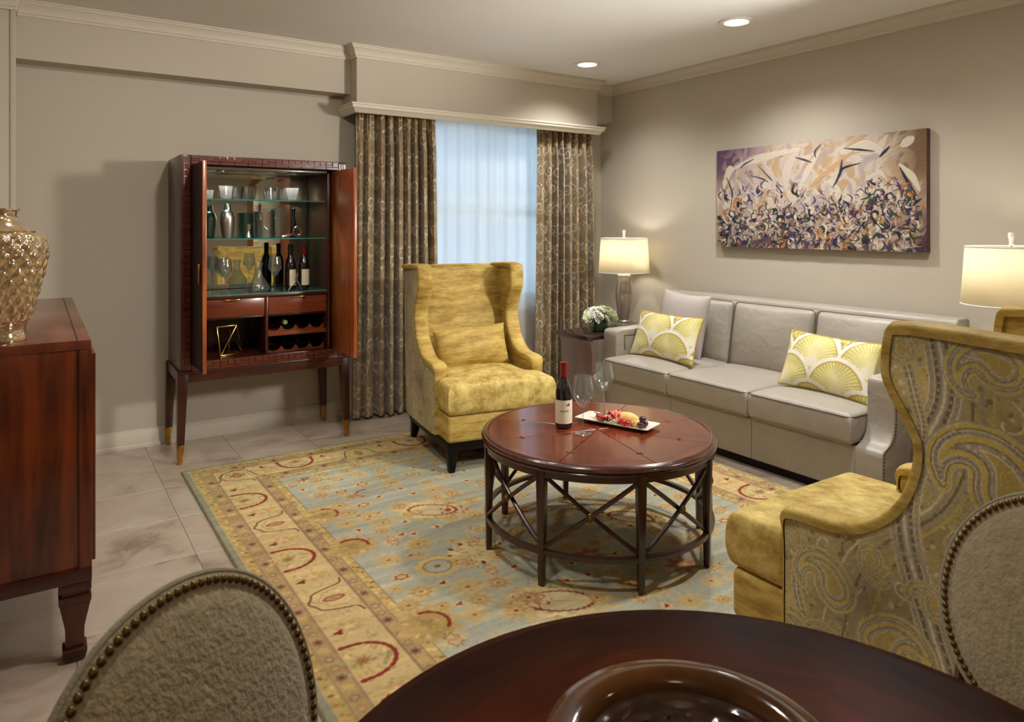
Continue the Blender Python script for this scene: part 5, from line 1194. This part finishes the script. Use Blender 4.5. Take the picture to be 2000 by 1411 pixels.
ribbon_fold('ham_slice', 'folded pink ham slice at the front centre of the platter', 'ham', (-.005, -.026), .022, .045, .085, m_ham, 1, .1); ribbon_fold('ham_slice', 'folded pink ham slice lying against the cheese', 'ham', (.0, .0), .034, .04, .075, m_ham, 3, -.2); ribbon_fold('ham_slice', 'small pink ham slice next to the left tomatoes', 'ham', (-.04, .012), .026, .035, .05, m_ham, 5, .5)
def leafy(name, label, uv, z, rot, seed, s=1.0):
    t = thing(name, label, 'salad leaf', (*P2(*uv), Z0+z), pa+rot); r = np.random.default_rng(seed)
    for q in range(4):
        a = q*1.6+r.uniform(-.3, .3); L = .026*s*r.uniform(.8, 1.2); w = .009*s; P = [[(L*u*math.cos(a)-w*v*math.sin(PI*u)**.7*math.sin(a), L*u*math.sin(a)+w*v*math.sin(PI*u)**.7*math.cos(a), .012*u+.004*v*v) for v in (-1, -.5, 0, .5, 1)] for u in np.linspace(.02, 1, 8)]
        MB().grid(P).build('leaf', m_leaf, t, sharp=180)
leafy('salad_sprig', 'green salad sprig at the left end of the platter', (-.095, .018), .015, .2, 1, 1.2); leafy('salad_sprig', 'green salad sprig at the front edge of the platter', (-.02, -.044), .014, 1.0, 2)

# ------------------------------------------------------------------ end tables and lamps
et = thing('end_table', 'dark espresso end table with curved panel legs left of the sofa', 'table', (3.385, 4.065, 0))
EZ = .578
MB().box(0, .84, 0, .40, EZ-.03, EZ).build('top', m_espresso, et, bevel=.003)
for x0, s in ((.03, 1), (.81, -1)):
    prof = catmull([(0, EZ-.03), (.022, EZ-.10), (.03, .36), (.024, .2), (.03, .06), (.028, .001)], 6)
    poly = [(x0+s*p[0], p[1]) for p in prof]+[(x0+s*(p[0]+.028), p[1]) for p in prof[::-1]]
    MB().prism(poly, .012, .388, 'y').build('leg_panel', m_espresso_z if s > 0 else m_espresso, et, bevel=.003)
MB().box(.06, .78, .05, .35, .12, .14).build('low_shelf', m_espresso, et, bevel=.002)
er = thing('end_table', 'dark espresso end table right of the sofa, hidden behind the near wing chair', 'table', (3.62, 1.22, 0))
MB().box(0, .70, 0, .56, EZ-.03, EZ).build('top', m_espresso, er, bevel=.003)
for x in (.02, .63):
    for y in (.02, .49): MB().box(x, x+.05, y, y+.05, .001, EZ-.03).build('leg', m_espresso, er, bevel=.003)
def lamp(loc, label, w=LAMP_W):
    t = thing('table_lamp', label, 'lamp', loc, 0, 'matching table lamps')
    MB().box(-.075, .075, -.075, .075, 0, .022).build('crystal_base', m_crystal, t, bevel=.003)
    MB().lathe([(.05, .0225), (.052, .03), (.046, .036), (.044, .04)], 32).build('metal_collar', m_steel, t)
    MB().lathe([tuple(p) for p in catmull([(.044, .04), (.052, .08), (.064, .16), (.071, .23), (.069, .30), (.060, .36), (.050, .395), (.046, .40)], 6)], 48).build('body', m_ceramic, t)
    MB().lathe([(.052, .40), (.055, .405), (.055, .417), (.05, .421), (.03, .423), (.012, .43), (.010, .47)], 32).build('neck', m_finial, t)
    MB().lathe([(.006, .47), (.006, .735)], 8).build('rod', m_steel, t)
    for k in range(3):
        a = 2*PI*k/3+.4; MB().tube([(0, 0, .722), (.192*math.cos(a), .192*math.sin(a), .722)], .002, 6).build('shade_spider', m_steel, t)
    sh = MB().lathe([(.212, .437), (.194, .722)], 64, cap0=False, cap1=False).build('shade', m_shade, t); md = sh.modifiers.new('t', 'SOLIDIFY'); md.thickness = .0015
    for r_, z in ((.2125, .437), (.1945, .722)): MB().tube([(r_*math.cos(a), r_*math.sin(a), z) for a in np.linspace(0, 2*PI, 65)[:-1]], .003, 6, True).build('shade_trim', m_white, sh)
    MB().lathe([(.006, .728), (.012, .731), (.010, .742), (.014, .765), (.016, .782), (.013, .791), (0, .793)], 20).build('finial', m_finial, t)
    l = bpy.data.lights.new('bulb', 'POINT'); l.energy = w; l.color = (1, .93, .82); l.shadow_soft_size = .05
    lo = bpy.data.objects.new('bulb', l); COL.objects.link(lo); lo.parent = t; lo.location = (0, 0, .585)
    return t
lamp((4.075, 4.415, EZ+.001), 'taupe glass table lamp with a cream drum shade beside the flowers')
lamp((3.955, 1.525, EZ+.001), 'glass table lamp with a cream drum shade at the right edge')
t = thing('glass_tray', 'low clear acrylic tray on small feet at the front of the lamp', 'tray', (3.94, 4.20, EZ+.001))
MB().box(-.11, .10, -.05, .05, .022, .032).build('plate', m_crystal, t, bevel=.002)
for x in (-.095, .085):
    for y in (-.038, .038): MB().lathe([(.008, 0), (.008, .022)], 12, (x, y, 0)).build('foot', m_steel, t)
# flowers
vz = thing('flower_vase', 'low round green glass vase holding white flowers', 'vase', (3.665, 4.25, EZ+.001))
MB().lathe([(0, 0), (.055, 0), (.062, .006), (.066, .03), (.064, .075), (.060, .082), (.057, .082), (.058, .03), (.05, .008), (0, .008)], 36).build('glass', m_greenglass, vz)
fb = thing('flower_bouquet', 'rounded bouquet of cream and white flowers with green leaves', 'bouquet', (3.665, 4.25, EZ+.083))
def bloom(r, petals, layers, mat, loc, tilt, az):
    mb = MB()
    for L in range(layers):
        rr = r*(1-.22*L); up = .15+.38*L
        for k in range(petals):
            a = 2*PI*k/petals+L*.5; w = rr*.55; P = []
            for u in np.linspace(0, 1, 6):
                row = []
                for v in (-1, -.5, 0, .5, 1):
                    wd = w*math.sin(PI*(.12+.78*u))*v; rad = rr*u*math.cos(up); z = rr*(u*math.sin(up)+.25*u*u)-.15*rr*v*v*u
                    row.append((rad*math.cos(a)-wd*math.sin(a), rad*math.sin(a)+wd*math.cos(a), z))
                P.append(row)
            mb.grid(P)
    o = mb.build('bloom', mat, fb, sharp=180); o.location = loc; o.rotation_euler = (tilt*math.sin(az)*-1, tilt*math.cos(az), az*.3); return o
k = 0
for ring, cnt, el in ((.0, 1, .075), (.05, 5, .066), (.088, 8, .040), (.108, 9, .008)):
    for q in range(cnt):
        az = 2*PI*q/max(cnt, 1)+ring*9; j = rng.uniform(-.008, .012)
        bloom(rng.uniform(.034, .048), 7, 4, [m_petal, m_petal, m_petal_g][k % 3], (ring*math.cos(az), ring*math.sin(az), el+j+.012), min(1.25, ring*11), az); k += 1
for q in range(16):
    az = 2*PI*q/16+.2; L = rng.uniform(.06, .085); z0 = rng.uniform(-.0, .03); r0 = .085; P = []
    for u in np.linspace(0, 1, 7): P.append([((r0+L*u*.75)*math.cos(az)-v*.014*math.sin(PI*min(1, u+.05))*math.sin(az), (r0+L*u*.75)*math.sin(az)+v*.014*math.sin(PI*min(1, u+.05))*math.cos(az), z0+.03*u-.05*u*u+.004*v*v) for v in (-1, -.5, 0, .5, 1)])
    MB().grid(P).build('leaf', m_leaf, fb, sharp=180)
MB().lathe([(.05, -.07), (.052, -.01), (.07, .02), (.05, .05), (0, .055)], 20).build('stem_bundle', m_leaf, fb)

# ------------------------------------------------------------------ dining end, cut by the frame
DC, DR, DZ = (.590, .436), .515, .752
dt = thing('dining_table', 'round dark mahogany dining table in the foreground, cut by the bottom edge', 'table', (DC[0], DC[1], 0))
def burl(name, dark, light):
    m = wood(name, dark, light, 'x', rough=.34, scale=.45, coat=.0); m.node_tree.nodes['Principled BSDF'].inputs['Specular IOR Level'].default_value = .03; return m
m_burl = burl('crotch_mahogany', (34, 11, 3), (92, 38, 11)); m_band = burl('banding_mahogany', (26, 10, 4), (64, 28, 10))
RI = DR-.115
for k in range(8):
    a = PI/8; v = [(0.001, 0)]+[(RI*math.cos(q), RI*math.sin(q)) for q in np.linspace(-a, a, 10)]
    o = MB().prism([(p[1], -p[0]) for p in v], -.012, 0, 'z').build('veneer_wedge', m_burl, dt); o.location = (0, 0, DZ); o.rotation_euler = (0, 0, PI/2+k*PI/4)
for k in range(12):
    a0, a1_ = k*PI/6, (k+1)*PI/6; q = np.linspace(-PI/12, PI/12, 8)
    pts = [(RI*math.sin(-s), RI*math.cos(s)) for s in q]+[((DR-.02)*math.sin(-s), (DR-.02)*math.cos(s)) for s in q[::-1]]
    o = MB().prism(pts, -.012, 0, 'z').build('border_veneer', m_band, dt); o.location = (0, 0, DZ); o.rotation_euler = (0, 0, a0)
MB().lathe([(DR-.0205, -.012), (DR-.0205, .0), (DR-.006, -.001), (DR, -.007), (DR, -.016), (DR-.006, -.024), (DR-.02, -.03), (DR-.05, -.03), (DR-.05, -.0125)], 96, (0, 0, DZ), cap0=False, cap1=False).build('edge_moulding', m_band, dt)
MB().lathe([(DR-.04, -.0125), (DR-.04, -.028), (.0, -.028)], 64, (0, 0, DZ)).build('underframe', m_band, dt)
MB().lathe([(.10, .70), (.06, .62), (.05, .5), (.07, .38), (.09, .3), (.06, .2), (.11, .1), (.12, .07)], 32).build('pedestal', m_mahog, dt)
for k in range(4):
    a = PI/4+k*PI/2; MB().tube([(0.06*math.cos(a), .06*math.sin(a), .14), (.2*math.cos(a), .2*math.sin(a), .13), (.34*math.cos(a), .34*math.sin(a), .05), (.42*math.cos(a), .42*math.sin(a), .022)], [.035, .03, .024, .02], 10).build('foot', m_mahog, dt)
bw = thing('glazed_bowl', 'wide brown glazed bowl with a scaled inside on the dining table', 'bowl', (.600, .540, DZ+.001))
prof = [(r*.96, z*.80) for r, z in [(0, .0), (.07, 0), (.074, .006), (.10, .02), (.14, .05), (.162, .062), (.172, .068), (.176, .076), (.172, .085), (.160, .091), (.146, .092), (.134, .087), (.126, .078), (.124, .070)]]
MB().lathe(prof, 72, cap1=False).build('outside', m_bowl, bw)
P = []; n = 96
for i in range(40):
    s = i/39; r = .119*(1-s)+.0005; z0 = .056-.046*(1-(1-s)**2.0); row = []
    for k in range(n):
        a = 2*PI*k/n; v = s*8; ce = abs(math.sin(a*9+(PI/2 if int(v) % 2 else 0)))**.6; row.append((r*math.cos(a), r*math.sin(a), z0+.006*ce*(v % 1)*min(1, 6*r/.143)*min(1, i/2)))
    P.append(row)
MB().grid(P, closeu=True).build('scaled_inside', M('bowl_inside', (46, 22, 10), .15, coat=.8, var=.35, vscale=30), bw, sharp=50)
def dining_chair(label, P0, face):
    """oval back centred above P0; face = direction the sitter looks"""
    t = thing('dining_chair', label, 'chair', (P0[0], P0[1], 0), face-PI/2, 'oval-back dining chairs')   # local +y = facing
    ZB, HW, HH, LE = .810, .2045, .1925, .318
    n = 72; an = np.linspace(0, 2*PI, n+1)[:-1]
    def ov(k, y): return [(HW*k*math.cos(a), y, HH*k*math.sin(a)*(1+.03*math.cos(2*a))) for a in an]
    def up(o): o.location = (0, 0, ZB); o.rotation_euler = (LE, 0, 0); return o
    up(MB().grid([ov(.88, -.001), ov(.95, .001), ov(.985, -.003), ov(.995, -.007), ov(.995, -.011), ov(.97, -.016), ov(.91, -.020), ov(.5, -.026), ov(.02, -.028)], closeu=True).build('back_shell', m_linen, t, sharp=60))
    up(MB().grid([ov(.895, -.002), ov(.865, .003), ov(.77, .009), ov(.5, .016), ov(.25, .019), ov(.02, .020)], closeu=True).build('front_panel', m_linen, t, sharp=60))
    up(MB().tube(ov(.992, -.006), .0042, 8, True).build('welt', m_welt, t))
    # nails, one by one
    v = []; f = []
    r = .0056
    for rr, h in ((1, 0), (.86, .45), (.5, .72)): v += [(r*rr*math.cos(q), r*h, r*rr*math.sin(q)) for q in np.linspace(0, 2*PI, 11)[:-1]]
    v.append((0, r*.82, 0))
    for i in range(2):
        for k in range(10): f.append((i*10+k, i*10+(k+1) % 10, (i+1)*10+(k+1) % 10, (i+1)*10+k))
    for k in range(10): f.append((20+k, 20+(k+1) % 10, 30))
    nm = MB().add(v, f).build('nail', m_bronze, t, sharp=80)
    N_ = 98; first = True
    for k in range(N_):
        a = 2*PI*k/N_; o = nm if first else nm.copy()
        if not first: COL.objects.link(o); o.parent = t
        first = False; x_, z_ = HW*.94*math.cos(a), HH*.94*math.sin(a)*(1+.03*math.cos(2*a))
        o.location = (x_, -z_*math.sin(LE), ZB+z_*math.cos(LE)); o.rotation_euler = (LE, 0, 0)
    T, B = puffy(lambda q: .225, .0, .44, .05, .05, .02, 24, 24); o = puff_obj('seat', T, B, m_linen, t); o.location = (0, .045, .45)
    MB().box(-.22, .22, .02, .46, .35, .405).build('seat_rail', m_mahog_x, t, bevel=.006)
    for sx in (-1, 1):
        MB().frust((sx*.21, -.06, .001), (.014, .014), (sx*.19, .03, .40), (.022, .022)).build('leg', m_mahog, t, bevel=.003)
        MB().frust((sx*.205, .445, .001), (.014, .014), (sx*.20, .44, .40), (.024, .024)).build('leg', m_mahog, t, bevel=.003)
        MB().tube([(sx*.17, .05, .36), (sx*.15, .04, .50), (sx*.15, .005, .70)], .016, 8).build('back_post', m_mahog, t)
    return t
dining_chair('oval-back linen dining chair with brass nailheads at the lower left', (.152, .842), -.901)
dining_chair('oval-back linen dining chair with brass nailheads at the lower right', (1.259, .412), 2.905)
